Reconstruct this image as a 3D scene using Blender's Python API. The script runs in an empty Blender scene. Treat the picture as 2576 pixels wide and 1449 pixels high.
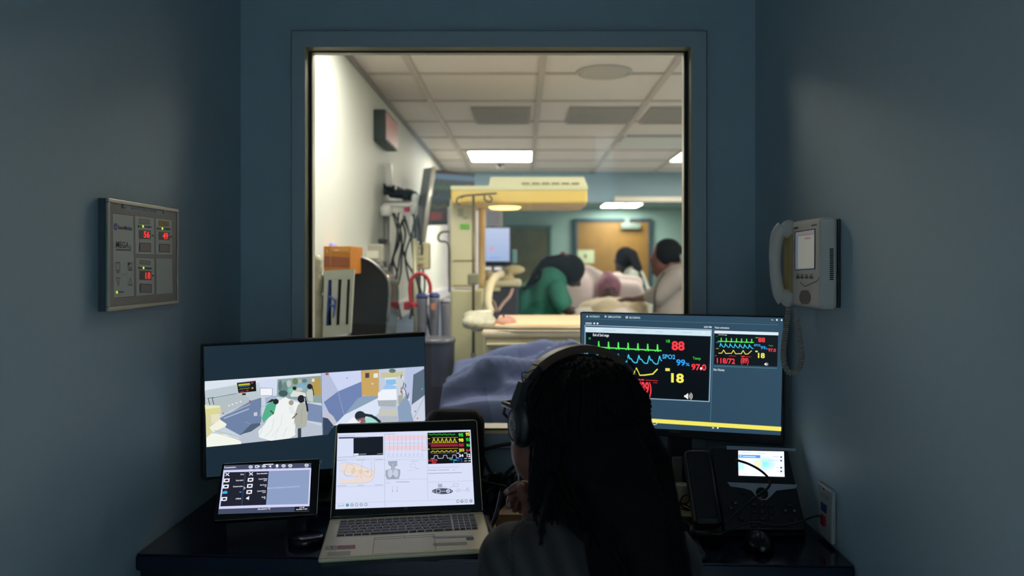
import bpy, bmesh, math, random
from mathutils import Vector, Matrix, Euler
SC = bpy.context.scene
COL = SC.collection
# ------------------------------------------------------------------ camera, world, exposure
FPX = 1900.0            # focal length in pixels of the 2576 px wide frame
PX, PY = 1315.0, 665.0  # vanishing point of the depth direction
EYE = Vector((0, 0, 1.35))
cam_data = bpy.data.cameras.new('camera')
cam = bpy.data.objects.new('camera', cam_data); COL.objects.link(cam)
cam.location = EYE; cam.rotation_euler = (math.radians(90), 0, 0)
cam_data.sensor_width = 36.0
cam_data.lens = 36.0 * FPX / 2576.0
cam_data.shift_x = -(PX - 1288.0) / 2576.0
cam_data.shift_y = -(724.5 - PY) / 2576.0
cam_data.dof.use_dof = True
cam_data.dof.focus_distance = 1.68
cam_data.dof.aperture_fstop = 2.4
cam_data.clip_start = 0.02
SC.camera = cam
w = bpy.data.worlds.new('world'); SC.world = w; w.use_nodes = True
w.node_tree.nodes['Background'].inputs[0].default_value = (0.01, 0.015, 0.02, 1)
w.node_tree.nodes['Background'].inputs[1].default_value = 0.2
SC.view_settings.view_transform = 'Standard'
SC.view_settings.look = 'None'
SC.view_settings.exposure = 0.0
SC.view_settings.gamma = 1.0
SC.view_settings.use_curve_mapping = False
SC.cycles.use_denoising = True
SC.cycles.max_bounces = 10
SC.cycles.diffuse_bounces = 5
SC.cycles.transparent_max_bounces = 12
SC.cycles.sample_clamp_indirect = 4.0
SC.cycles.caustics_reflective = False
SC.cycles.caustics_refractive = False
CEIL_LIGHT = 38.0       # radiance of the examination room's ceiling lights
FAR_LIGHT = 28.0  # lights of the reflected far room, built as solid fixtures
BOOTH_FILL = 54.0    # added unseen strip lamp, bounces fill light off the rear booth wall
SCREEN = 1.0
random.seed(7)
R = math.radians
# ------------------------------------------------------------------ helpers
def P(px, py, Y):
    return Vector(((px-PX)/FPX*Y, Y, 1.35-(py-PY)/FPX*Y))
def ray(px, py):
    return Vector(((px-PX)/FPX, 1.0, -(py-PY)/FPX))
def lin(c):
    return tuple((x/12.92 if x <= .04045 else ((x+.055)/1.055)**2.4) for x in c)
def hexc(h):
    return lin(tuple(int(h[i:i+2], 16)/255 for i in (0, 2, 4)))
_mats = {}
def mat(name, rgb, rough=.6, metal=0., var=.06, scale=30., bump=0., spec=.5, emit=None, estr=0., alpha=1., coat=0., trans=0.):
    if name in _mats: return _mats[name]
    m = bpy.data.materials.new(name); m.use_nodes = True
    nt = m.node_tree; b = nt.nodes['Principled BSDF']
    if isinstance(rgb, str): rgb = hexc(rgb)
    b.inputs['Roughness'].default_value = rough
    b.inputs['Metallic'].default_value = metal
    b.inputs['Specular IOR Level'].default_value = spec
    b.inputs['Coat Weight'].default_value = coat
    b.inputs['Transmission Weight'].default_value = trans
    tc = nt.nodes.new('ShaderNodeTexCoord')
    n = nt.nodes.new('ShaderNodeTexNoise'); n.inputs['Scale'].default_value = scale; n.inputs['Detail'].default_value = 4
    nt.links.new(tc.outputs['Object'], n.inputs['Vector'])
    r = nt.nodes.new('ShaderNodeMix'); r.data_type = 'RGBA'
    r.inputs[6].default_value = (*[max(0, c*(1-var)) for c in rgb], 1)
    r.inputs[7].default_value = (*[min(1, c*(1+var)) for c in rgb], 1)
    nt.links.new(n.outputs['Fac'], r.inputs[0]); nt.links.new(r.outputs[2], b.inputs['Base Color'])
    if bump:
        bp = nt.nodes.new('ShaderNodeBump'); bp.inputs['Strength'].default_value = bump; bp.inputs['Distance'].default_value = .01
        nt.links.new(n.outputs['Fac'], bp.inputs['Height']); nt.links.new(bp.outputs[0], b.inputs['Normal'])
    if emit:
        if isinstance(emit, str): emit = hexc(emit)
        b.inputs['Emission Color'].default_value = (*emit, 1); b.inputs['Emission Strength'].default_value = estr
    b.inputs['Alpha'].default_value = alpha
    _mats[name] = m; return m
def attr_mat(name, emission):
    m = bpy.data.materials.new(name); m.use_nodes = True; nt = m.node_tree
    b = nt.nodes['Principled BSDF']; a = nt.nodes.new('ShaderNodeAttribute'); a.attribute_name = 'Ink'
    if emission:
        b.inputs['Base Color'].default_value = (0.005, .005, .006, 1); b.inputs['Roughness'].default_value = .35
        nt.links.new(a.outputs['Color'], b.inputs['Emission Color']); b.inputs['Emission Strength'].default_value = emission
    else:
        nt.links.new(a.outputs['Color'], b.inputs['Base Color']); b.inputs['Roughness'].default_value = .5
    return m
M_SCREEN = attr_mat('screen_glow', SCREEN)
M_DIM = attr_mat('screen_glow_dim', .45)
M_PRINT = attr_mat('printed_ink', 0)
MATS = {}   # world matrices of roots and parts
def setmat(o, m):
    MATS[o.name] = m
def root(name, label, cat, loc=(0, 0, 0), rot=None, group=None):
    o = bpy.data.objects.new(name, None); COL.objects.link(o)
    mw = Matrix.Translation(Vector(loc)) @ (rot.to_4x4() if rot is not None else Matrix())
    o.matrix_world = mw; MATS[o.name] = mw
    o.empty_display_size = .05
    o['label'] = label; o['category'] = cat
    if group: o['group'] = group
    return o
def tag(o, label=None, cat=None, group=None, kind=None):
    if label: o['label'] = label
    if cat: o['category'] = cat
    if group: o['group'] = group
    if kind: o['kind'] = kind
    return o
class MB:
    """collects shapes in world coordinates; build() links them as one mesh object"""
    def __init__(s): s.bm = bmesh.new(); s.mi = 0
    def _add(s, vs, fs):
        bv = [s.bm.verts.new(v) for v in vs]
        for f in fs:
            try:
                fc = s.bm.faces.new([bv[i] for i in f]); fc.material_index = s.mi
            except ValueError: pass
        return bv
    def box(s, a, b, T=None, bev=0, seg=2):
        x0, y0, z0 = [min(p, q) for p, q in zip(a, b)]; x1, y1, z1 = [max(p, q) for p, q in zip(a, b)]
        vs = [Vector(v) for v in ((x0,y0,z0),(x1,y0,z0),(x1,y1,z0),(x0,y1,z0),(x0,y0,z1),(x1,y0,z1),(x1,y1,z1),(x0,y1,z1))]
        fs = [(0,3,2,1),(4,5,6,7),(0,1,5,4),(1,2,6,5),(2,3,7,6),(3,0,4,7)]
        if bev:
            t = bmesh.new(); tv = [t.verts.new(v) for v in vs]
            for f in fs: t.faces.new([tv[i] for i in f])
            bmesh.ops.bevel(t, geom=t.edges[:], offset=min(bev, .49*min(x1-x0, y1-y0, z1-z0)), segments=seg, affect='EDGES', profile=.5)
            t.verts.index_update()
            vs = [v.co.copy() for v in t.verts]; fs = [[v.index for v in f.verts] for f in t.faces]; t.free()
        if T: vs = [T @ v for v in vs]
        s._add(vs, fs); return s
    def hexa(s, pts):   # 8 points: bottom ring then top ring
        s._add(pts, [(0,3,2,1),(4,5,6,7),(0,1,5,4),(1,2,6,5),(2,3,7,6),(3,0,4,7)]); return s
    def prism(s, pts, vec, T=None):
        n = len(pts); vs = [Vector(p) for p in pts]+[Vector(p)+Vector(vec) for p in pts]
        if T: vs = [T @ v for v in vs]
        s._add(vs, [tuple(range(n))[::-1], tuple(range(n, 2*n))]+[(i, (i+1) % n, n+(i+1) % n, n+i) for i in range(n)]); return s
    def tube(s, pts, r, seg=10, closed=False, caps=True):
        pts = [Vector(p) for p in pts]; n = len(pts)
        rs = r if isinstance(r, (list, tuple)) else [r]*n
        rings = []; prev = None
        for i, p in enumerate(pts):
            if closed: d = pts[(i+1) % n]-pts[i-1]
            else: d = pts[min(i+1, n-1)]-pts[max(i-1, 0)]
            if d.length < 1e-9: d = Vector((0, 0, 1))
            d.normalize()
            if prev is None:
                u = d.orthogonal().normalized()
            else:
                u = (prev-d*prev.dot(d));
                u = u.normalized() if u.length > 1e-6 else d.orthogonal().normalized()
            prev = u; v = d.cross(u)
            rings.append([s.bm.verts.new(p+rs[i]*(math.cos(2*math.pi*k/seg)*u+math.sin(2*math.pi*k/seg)*v)) for k in range(seg)])
        m = n if closed else n-1
        for i in range(m):
            a = rings[i]; b = rings[(i+1) % n]
            for k in range(seg):
                f = s.bm.faces.new((a[k], a[(k+1) % seg], b[(k+1) % seg], b[k])); f.material_index = s.mi; f.smooth = True
        if caps and not closed:
            for rg, fl in ((rings[0], True), (rings[-1], False)):
                f = s.bm.faces.new(rg[::-1] if fl else rg); f.material_index = s.mi
        return s
    def cyl(s, a, b, r, seg=24, r2=None):
        return s.tube([a, b], [r, r if r2 is None else r2], seg)
    def lathe(s, prof, c=(0, 0, 0), axis='z', seg=32, T=None):
        rings = []
        for (r, h) in prof:
            rg = []
            for k in range(seg):
                a = 2*math.pi*k/seg; x, y = r*math.cos(a), r*math.sin(a)
                v = Vector((x, y, h)) if axis == 'z' else (Vector((h, x, y)) if axis == 'x' else Vector((x, h, y)))
                v = v+Vector(c)
                if T: v = T @ v
                rg.append(s.bm.verts.new(v))
            rings.append(rg)
        for a, b in zip(rings, rings[1:]):
            for k in range(seg):
                f = s.bm.faces.new((a[k], a[(k+1) % seg], b[(k+1) % seg], b[k])); f.material_index = s.mi; f.smooth = True
        for rg in (rings[0], rings[-1]):
            f = s.bm.faces.new(rg); f.material_index = s.mi
        return s
    def ell(s, c, r, rot=None, u=20, v=12):
        T = Matrix.Translation(Vector(c)) @ (rot.to_4x4() if rot is not None else Matrix()) @ Matrix.Diagonal((*r, 1))
        b = len(s.bm.faces)
        ret = bmesh.ops.create_uvsphere(s.bm, u_segments=u, v_segments=v, radius=1, matrix=T)
        for vv in ret['verts']:
            for f in vv.link_faces: f.smooth = True; f.material_index = s.mi
        return s
    def grid(s, f, nu, nv, thick=0):
        vs = [[s.bm.verts.new(f(i/nu, j/nv)) for j in range(nv+1)] for i in range(nu+1)]
        for i in range(nu):
            for j in range(nv):
                fc = s.bm.faces.new((vs[i][j], vs[i+1][j], vs[i+1][j+1], vs[i][j+1])); fc.smooth = True; fc.material_index = s.mi
        return s
    def build(s, name, m, parent=None, smooth=False, local=False, noNormals=False):
        if not noNormals: bmesh.ops.recalc_face_normals(s.bm, faces=s.bm.faces[:])
        if smooth:
            for f in s.bm.faces: f.smooth = True
        pm = MATS[parent.name] if parent else Matrix()
        me = bpy.data.meshes.new(name)
        if parent is not None and not local: s.bm.transform(pm.inverted())
        s.bm.to_mesh(me); s.bm.free()
        for mm in (m if isinstance(m, (list, tuple)) else [m]): me.materials.append(mm)
        o = bpy.data.objects.new(name, me); COL.objects.link(o)
        if parent is not None:
            o.parent = parent
        MATS[o.name] = pm.copy()
        return o
def struct(name, mb, m, label=None):
    o = mb.build(name, m); o['kind'] = 'structure'
    if label: o['label'] = label
    return o
def crom(pts, n=8, closed=False):
    pts = [Vector(p) for p in pts]; out = []; N = len(pts)
    rng = range(N if closed else N-1)
    for i in rng:
        if closed: p0, p1, p2, p3 = pts[i-1], pts[i], pts[(i+1) % N], pts[(i+2) % N]
        else: p0, p1, p2, p3 = pts[max(i-1, 0)], pts[i], pts[i+1], pts[min(i+2, N-1)]
        for k in range(n):
            t = k/n
            out.append(.5*((2*p1)+(-p0+p2)*t+(2*p0-5*p1+4*p2-p3)*t*t+(-p0+3*p1-3*p2+p3)*t**3))
    if not closed: out.append(pts[-1])
    return out
def coil(path, R_, pitch, seg=10):
    """points of a helix wound round a path"""
    path = [Vector(p) for p in path]; out = []; ph = 0; prev = None
    for i in range(len(path)-1):
        a, b = path[i], path[i+1]; d = (b-a); L = d.length
        if L < 1e-9: continue
        d.normalize()
        u = d.orthogonal().normalized() if prev is None else (prev-d*prev.dot(d)).normalized()
        prev = u; v = d.cross(u); n = max(1, int(L/pitch*seg))
        for k in range(n):
            t = k/n; out.append(a.lerp(b, t)+R_*(math.cos(ph)*u+math.sin(ph)*v)); ph += 2*math.pi/seg*(L/pitch*seg/n)
    return out
def blob(name, prims, m, parent=None, voxel=.012, smooth=6, extra=None):
    """one continuous skin grown over overlapping tapered limbs"""
    b = MB()
    for p in prims:
        if p[0] == 'c':
            _, a, c, r1, r2 = p; a = Vector(a); c = Vector(c)
            n = 5; b.tube([a.lerp(c, i/n) for i in range(n+1)], [r1+(r2-r1)*i/n for i in range(n+1)], 16)
            b.ell(a, (r1,)*3, None, 14, 8); b.ell(c, (r2,)*3, None, 14, 8)
        elif p[0] == 'p':   # path with radii
            b.tube(p[1], p[2], 14)
            b.ell(p[1][0], (p[2][0],)*3, None, 12, 8); b.ell(p[1][-1], (p[2][-1],)*3, None, 12, 8)
        elif p[0] == 'b':
            b.box(p[1], p[2], p[3] if len(p) > 3 else None)
        else:
            b.ell(p[1], p[2], p[3] if len(p) > 3 else None, 18, 12)
    me = bpy.data.meshes.new('tmp'); b.bm.to_mesh(me); b.bm.free()
    o = bpy.data.objects.new('tmp', me); COL.objects.link(o)
    md = o.modifiers.new('r', 'REMESH'); md.mode = 'VOXEL'; md.voxel_size = voxel
    if smooth:
        sm = o.modifiers.new('s', 'SMOOTH'); sm.factor = .5; sm.iterations = smooth
    dg = bpy.context.evaluated_depsgraph_get(); dg.update()
    nm = bpy.data.meshes.new_from_object(o.evaluated_get(dg))
    bpy.data.objects.remove(o); bpy.data.meshes.remove(me)
    r = MB(); r.bm.from_mesh(nm); bpy.data.meshes.remove(nm)
    if extra: extra(r)
    return r.build(name, m, parent, smooth=True, noNormals=True)
_txt = {}
def text_mesh(s, bold):
    k = (s, bold)
    if k in _txt: return _txt[k]
    c = bpy.data.curves.new('t', 'FONT'); c.body = s; c.size = 1; c.offset = bold; c.resolution_u = 3
    o = bpy.data.objects.new('t', c); COL.objects.link(o)
    dg = bpy.context.evaluated_depsgraph_get(); dg.update()
    me = bpy.data.meshes.new_from_object(o.evaluated_get(dg))
    vs = [v.co.copy() for v in me.vertices]; fs = [tuple(p.vertices) for p in me.polygons]
    bpy.data.objects.remove(o); bpy.data.curves.remove(c); bpy.data.meshes.remove(me)
    x0 = min(v.x for v in vs); x1 = max(v.x for v in vs); y0 = min(v.y for v in vs); y1 = max(v.y for v in vs)
    _txt[k] = (vs, fs, x0, x1, y0, y1); return _txt[k]
class Canvas:
    """flat print or screen picture lying on the plane of a thing. Plane frame: x right, z up, -y towards the viewer.
    Coordinates are given on a crop of a view of it (ox, oy, scale) and cast on the plane."""
    def __init__(s, M, ox=0, oy=0, sc=1.):
        s.M = M; s.Mi = M.inverted(); s.o = (ox, oy, sc); s.bm = bmesh.new(); s.lay = 0; s.cols = []
        s.n = (M.to_3x3() @ Vector((0, 1, 0))); s.c = M.translation
    def uv(s, x, y):
        px = s.o[0]+x/s.o[2]; py = s.o[1]+y/s.o[2]; d = ray(px, py)
        t = (s.c-EYE).dot(s.n)/d.dot(s.n); q = s.Mi @ (EYE+d*t); return q.x, q.z
    def face(s, uvs, col):
        if isinstance(col, str): col = hexc(col)
        y = -.00002*s.lay
        try: f = s.bm.faces.new([s.bm.verts.new((u, y, v)) for u, v in uvs]); s.cols.append(col)
        except ValueError: pass
    def step(s): s.lay += 1
    def poly(s, pts, col): s.step(); s.face([s.uv(*p) for p in pts], col)
    def rect(s, x0, y0, x1, y1, col):
        s.step(); a = s.uv(x0, y0); b = s.uv(x1, y1); s.face([(a[0], a[1]), (a[0], b[1]), (b[0], b[1]), (b[0], a[1])], col)
    def grad(s, x0, y0, x1, y1, c0, c1, n=8):
        if isinstance(c0, str): c0, c1 = hexc(c0), hexc(c1)
        for i in range(n):
            t = (i+.5)/n; s.rect(x0, y0+(y1-y0)*i/n, x1, y0+(y1-y0)*(i+1)/n, tuple(a+(b-a)*t for a, b in zip(c0, c1)))
    def frame(s, x0, y0, x1, y1, w_, col):
        s.line([(x0, y0), (x1, y0), (x1, y1), (x0, y1), (x0, y0)], w_, col)
    def line(s, pts, w_, col):
        s.step(); sc = s.o[2]
        q = [Vector(s.uv(*p)) for p in pts]; a0 = Vector(s.uv(pts[0][0]+1, pts[0][1])); k = (a0-q[0]).length
        h = w_*k/2
        for a, b in zip(q, q[1:]):
            d = b-a
            if d.length < 1e-9: continue
            d.normalize(); n = Vector((-d.y, d.x))*h; e = d*h*.7
            s.face([tuple(a-e+n), tuple(a-e-n), tuple(b+e-n), tuple(b+e+n)], col)
    def oval(s, cx, cy, rx, ry, col, n=24):
        s.poly([(cx+rx*math.cos(2*math.pi*i/n), cy+ry*math.sin(2*math.pi*i/n)) for i in range(n)], col)
    def ring(s, cx, cy, rx, ry, w_, col, n=24):
        s.line([(cx+rx*math.cos(2*math.pi*i/n), cy+ry*math.sin(2*math.pi*i/n)) for i in range(n+1)], w_, col)
    def text(s, t, x0, y0, x1, y1, col, bold=0.):
        """text fitted in the box whose left, right, top, bottom are measured in the middle of its sides"""
        s.step()
        if isinstance(col, str): col = hexc(col)
        vs, fs, a0, a1, b0, b1 = text_mesh(t, bold)
        L = Vector(s.uv(x0, (y0+y1)/2)); Rr = Vector(s.uv(x1, (y0+y1)/2)); xm = (x0+x1)/2
        h = Vector(s.uv(xm, y0)).y-Vector(s.uv(xm, y1)).y
        mid = (L.y+Rr.y)/2; kx = (Rr.x-L.x)/(a1-a0); ky = h/(b1-b0); y = -.00002*s.lay
        bv = [s.bm.verts.new((L.x+(v.x-a0)*kx, y, mid-h/2+(v.y-b0)*ky)) for v in vs]
        for f in fs:
            try: s.bm.faces.new([bv[i] for i in f]); s.cols.append(col)
            except ValueError: pass
    def build(s, name, m, parent, off=.0):
        me = bpy.data.meshes.new(name)
        s.bm.normal_update()
        for f in s.bm.faces:
            if f.normal.y > 0: f.normal_flip()
        s.bm.transform(Matrix.Translation((0, -off, 0)))
        s.bm.transform(MATS[parent.name].inverted() @ s.M)
        s.bm.to_mesh(me); s.bm.free(); me.materials.append(m)
        at = me.color_attributes.new('Ink', 'FLOAT_COLOR', 'CORNER')
        for p, c in zip(me.polygons, s.cols):
            for li in p.loop_indices: at.data[li].color = (*c, 1)
        o = bpy.data.objects.new(name, me); COL.objects.link(o); o.parent = parent; MATS[o.name] = MATS[parent.name].copy()
        return o
def plane_frame(bl, br, up_hint):
    """frame with origin at bl, x to br, z towards up_hint (a point), y away from the viewer"""
    bl, br, up = Vector(bl), Vector(br), Vector(up_hint)
    x = (br-bl).normalized(); z = (up-bl); z = (z-x*z.dot(x)).normalized(); y = z.cross(x)
    m = Matrix((x, y, z)).transposed().to_4x4(); m.translation = bl; return m
# ------------------------------------------------------------------ materials
BOOTH = mat('booth_blue_paint', 'afc4cd', .55, var=.03, scale=60, bump=.02)
BOOTHF = mat('booth_frame_paint', 'b3c0c6', .4, var=.04, scale=40)
BEAD = mat('cream_glazing_bead', 'cfc9a0', .45, var=.04)
GASK = mat('black_gasket', '0a0a0a', .6)
WHITEW = mat('exam_wall_paint', 'd3d6cf', .6, var=.02, scale=8)
BLUEW = mat('exam_blue_paint', '8aa6b4', .6, var=.03, scale=8)
TEALW = mat('far_teal_paint', 'a8bbb6', .6, var=.04, scale=6)
FLOORM = mat('exam_floor_vinyl', 'c9ccd0', .35, var=.06, scale=12)
CREAM = mat('cream_plastic', 'd9d2b0', .4, var=.04)
YELLOW = mat('aged_yellow_plastic', 'd0b357', .45, var=.04, scale=10)
WHITEP = mat('white_plastic', 'd8d8d2', .4, var=.03)
GREYP = mat('grey_plastic', '7e8086', .45, var=.05)
DGREY = mat('dark_grey_metal', '45474d', .45, .3, var=.08)
STEEL = mat('brushed_steel', 'a9abac', .3, .85, var=.08)
BLACK = mat('black_plastic', '0b0c0e', .45, var=.1)
BLACKG = mat('glossy_black_plastic', '0d0e11', .18, var=.1)
WOOD = mat('honey_wood', '9c6c34', .45, var=.18, scale=9)
RUBBER = mat('black_cable_rubber', '08080a', .5)
# ------------------------------------------------------------------ the booth shell
XL, XR, D, CZ = -.803, .662, 2.15, 2.32
WT = .12
WX0, WX1 = P(733, 0, D).x, P(1778, 0, D).x          # outer frame
WZ1, WZ0 = P(0, 77, D).z, P(0, 1132, D).z
GX0, GX1 = P(784, 0, D).x, P(1722, 0, D).x          # glass opening
GZ1, GZ0 = P(0, 131, D).z, P(0, 1077, D).z
b = MB().box((XL-.1, -1.6, 0), (XL, 7.9, CZ)); struct('wall_left', b, [BOOTH])
# the booth's half of the left wall is blue, the examination room's half is white
wl = bpy.data.objects['wall_left']
me = wl.data; me.clear_geometry()
bm = bmesh.new()
def wl_box(y0, y1, mi):
    t = MB(); t.mi = mi; t.box((XL-.1, y0, 0), (XL, y1, CZ)); t.bm.to_mesh(tmp := bpy.data.meshes.new('t')); bm.from_mesh(tmp); bpy.data.meshes.remove(tmp)
wl_box(-1.6, D+.03, 0); wl_box(D+.03, 7.9, 1)
bmesh.ops.recalc_face_normals(bm, faces=bm.faces[:]); bm.to_mesh(me); bm.free(); me.materials.append(WHITEW)
struct('wall_right', MB().box((XR, -1.6, 0), (XR+.1, D, CZ)), BOOTH)
b = MB()
GY = D+.013           # front of the black gasket
GX0, GX1 = P(784, 0, GY).x, P(1722, 0, GY).x; GZ1, GZ0 = P(0, 131, GY).z, P(0, 1079, GY).z
ix0, ix1, iz0, iz1 = GX0-.05, GX1+.05, GZ0-.045, GZ1+.055
b.box((XL, D, 0), (ix0, D+WT, CZ)); b.box((ix1, D, 0), (3.2, D+WT, CZ))
b.box((ix0, D, 0), (ix1, D+WT, iz0)); b.box((ix0, D, iz1), (ix1, D+WT, CZ))
struct('wall_back', b, BOOTH)
struct('wall_front', MB().box((XL-.1, -1.7, 0), (XR+.1, -1.6, CZ)), mat('rear_bounce_white', 'd8dcde', .6))  # unseen rear wall, made white to bounce the added lamp
struct('wall_exam_right', MB().box((3.1, D+WT, 0), (3.2, 11.1, CZ)), WHITEW)
struct('floor', MB().box((XL-.1, -1.7, -.1), (3.2, 11.2, 0)), FLOORM)
# window: painted steel frame, cream glazing bead, black gasket, pane
def ring(b, o, i, y0, y1):
    b.box((o[0], y0, o[2]), (i[0], y1, o[3])); b.box((i[1], y0, o[2]), (o[1], y1, o[3]))
    b.box((i[0], y0, o[2]), (i[1], y1, i[2])); b.box((i[0], y0, i[3]), (i[1], y1, o[3]))
Yf = D-.030
fo = (P(734, 0, Yf).x, P(1777, 0, Yf).x, P(0, 1128, Yf).z, P(0, 78, Yf).z)
fi = (P(766, 0, Yf).x, P(1740, 0, Yf).x, P(0, 1091, Yf).z, P(0, 117, Yf).z)
b = MB(); ring(b, fo, fi, Yf, D+.005)
win = struct('window_1', b, BOOTHF)
b = MB(); e = .003; ring(b, (fo[0]-e, fo[1]+e, fo[2]-e, fo[3]+e), fo, Yf+.006, D+.001)
o = b.build('caulk_line', mat('dark_caulk', '2e3b41', .8), win)
g = (GX0, GX1, GZ0, GZ1)
b = MB(); ring(b, (fi[0]-.004, fi[1]+.004, fi[2]-.004, fi[3]+.004), (fi[0]+.001, fi[1]-.001, fi[2]+.001, fi[3]-.001), Yf+.002, GY); b.build('glazing_bead', BEAD, win)
b = MB(); ring(b, (fi[0]-.02, fi[1]+.02, fi[2]-.02, fi[3]+.02), g, GY, GY+.010); b.build('gasket', GASK, win)
k0, k1 = P(790, 0, D+WT).x, P(1717, 0, D+WT).x; k2, k3 = P(0, 1066, D+WT).z, P(0, 137, D+WT).z
b = MB(); ring(b, (k0-.04, k1+.04, k2-.04, k3+.04), (k0, k1, k2, k3), D+.04, D+WT+.01); b.build('inner_frame', mat('exam_frame_paint', 'b9b4a4', .4), win)
gm = bpy.data.materials.new('window_glass'); gm.use_nodes = True; nt = gm.node_tree; nt.nodes.clear()
out = nt.nodes.new('ShaderNodeOutputMaterial'); mx = nt.nodes.new('ShaderNodeMixShader'); fr = nt.nodes.new('ShaderNodeFresnel'); fr.inputs[0].default_value = 1.45
tr = nt.nodes.new('ShaderNodeBsdfTransparent'); tr.inputs[0].default_value = (.93, .95, .94, 1); gl = nt.nodes.new('ShaderNodeBsdfGlossy'); gl.inputs['Roughness'].default_value = .02
nt.links.new(fr.outputs[0], mx.inputs[0]); nt.links.new(tr.outputs[0], mx.inputs[1]); nt.links.new(gl.outputs[0], mx.inputs[2]); nt.links.new(mx.outputs[0], out.inputs[0])
MB().box((g[0]-.01, GY+.011, g[2]-.01), (g[1]+.01, GY+.018, g[3]+.01)).build('pane', gm, win)
# ------------------------------------------------------------------ the examination room
YF = 7.9; YB = 11.0; C2 = 2.18
def ceiling_material():
    m = mat('ceiling_tile', 'e2dad4', .85, var=.05, scale=90, bump=.1)
    return m
struct('ceiling', MB().box((XL-.1, -1.7, CZ), (3.2, YF+.1, CZ+.1)), ceiling_material())
# suspended grid: strips following the lines seen on the ceiling
b = MB()
for x in (-.545, .095, .735, 1.375, 2.015, 2.655): b.box((x-.017, D+WT, CZ-.010), (x+.017, YF, CZ))
for k in range(10):
    y = 2.55+k*.64
    if y < YF: b.box((XL, y-.014, CZ-.008), (3.1, y+.014, CZ-.0005))
struct('trim_1', b, mat('ceiling_grid', 'bdb4ac', .5))
b = MB(); b.box((XL, D+WT, CZ-.03), (XL+.012, YF, CZ)); struct('trim_2', b, mat('ceiling_angle', '8f8b8d', .5))
# far wall: its mirror is built as a wide opening into a solid room
ox0 = P(1262, 0, YF).x; oz1 = P(0, 509, YF).z
b = MB(); b.box((XL-.1, YF, 0), (ox0, YF+.1, CZ)); b.box((ox0, YF, oz1), (3.2, YF+.1, CZ)); b.box((ox0, YF, 0), (3.2, YF+.1, .80))
struct('wall_far', b, BLUEW)
b = MB(); b.box((XL+.001, YF-.02, 0), (ox0, YF, P(0, 505, YF).z)); struct('trim_3', b, mat('lilac_panel', 'c3bfcc', .5))
b = MB(); b.box((P(1545, 0, YF).x, YF-.05, P(0, 508, YF).z), (3.1, YF, P(0, 496, YF).z)); struct('trim_4', b, mat('mirror_head_trim', 'e6dfd0', .4))
struct('wall_end', MB().box((XL-.1, YB, 0), (3.2, YB+.1, CZ)), TEALW)  # end wall of the reflected room, built solid
struct('wall_far_left', MB().box((XL-.1, YF+.1, 0), (XL, YB, CZ)), TEALW)
struct('ceiling_far', MB().box((XL-.1, YF+.1, C2), (3.2, YB, C2+.05)), mat('far_ceiling', '9fb8b4', .8))
# blue wainscot and white rail along the left wall
b = MB(); b.box((XL, 2.9, 0), (XL+.012, YF-.03, 1.02)); struct('trim_5', b, mat('blue_wainscot', '6d7f9c', .45, var=.12, scale=60))
b = MB(); b.box((XL, 2.9, 1.02), (XL+.05, YF-.03, 1.12), bev=.006); struct('trim_6', b, mat('rail_white', 'c9c9cf', .4))
# reflected door at the end, built as a solid one
x0, x1 = P(1452, 0, YB).x, P(1630, 0, YB).x; zt = P(0, 558, YB).z
b = MB(); b.box((x0, YB-.05, 0), (x1, YB-.002, zt)); d1 = struct('door_1', b, WOOD)
b = MB(); f = .045; b.box((x0-f, YB-.07, 0), (x0, YB-.001, zt+f)); b.box((x1, YB-.07, 0), (x1+f, YB-.001, zt+f)); b.box((x0, YB-.07, zt), (x1, YB-.001, zt+f)); b.build('door_frame', mat('navy_frame', '33475a', .5), d1)
b = MB(); q = P(1562, 576, YB-.1); q2 = P(1612, 562, YB-.1); b.box((q.x, YB-.12, q.z), (q2.x, YB-.05, q2.z), bev=.01); q = P(1572, 562, YB-.1); q2 = P(1584, 548, YB-.1); b.box((q.x, YB-.10, q.z), (q2.x, YB-.071, q2.z)); b.build('door_closer', mat('closer_metal', '8e9690', .4, .4), d1)
Md = Matrix.Translation((0, YB-.052, 0))
t = root('door_notice', 'white paper notice with a small brown mark, taped to the reflected honey wood door', 'notice', (P(1474, 648, YB-.052)))
cv = Canvas(Md, 1400, 480, 4.53); cv.rect(237, 675, 428, 825, 'dcd8b4'); cv.oval(328, 745, 16, 25, '8f4f28'); cv.build('paper', M_PRINT, t, .002)
# framed pane beside the door; its mottled brown stands for reflected things
x0, x1 = P(1285, 0, YB).x, P(1382, 0, YB).x; z0, z1 = P(0, 740, YB).z, P(0, 572, YB).z
b = MB(); b.box((x0, YB-.03, z0), (x1, YB-.01, z1)); w2 = struct('window_2', b, mat('pane_reflection', '66603f', .4, var=.6, scale=4))
b = MB(); b.box((x0-.05, YB-.05, z0-.05), (x1+.05, YB-.03, z0)); b.box((x0-.05, YB-.05, z1), (x1+.05, YB-.03, z1+.03)); b.box((x1, YB-.05, z0), (x1+.03, YB-.03, z1)); b.box((x0-.05, YB-.05, z0), (x0, YB-.03, z1)); b.build('window_frame', mat('teal_frame', '5f8580', .5), w2)
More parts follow.
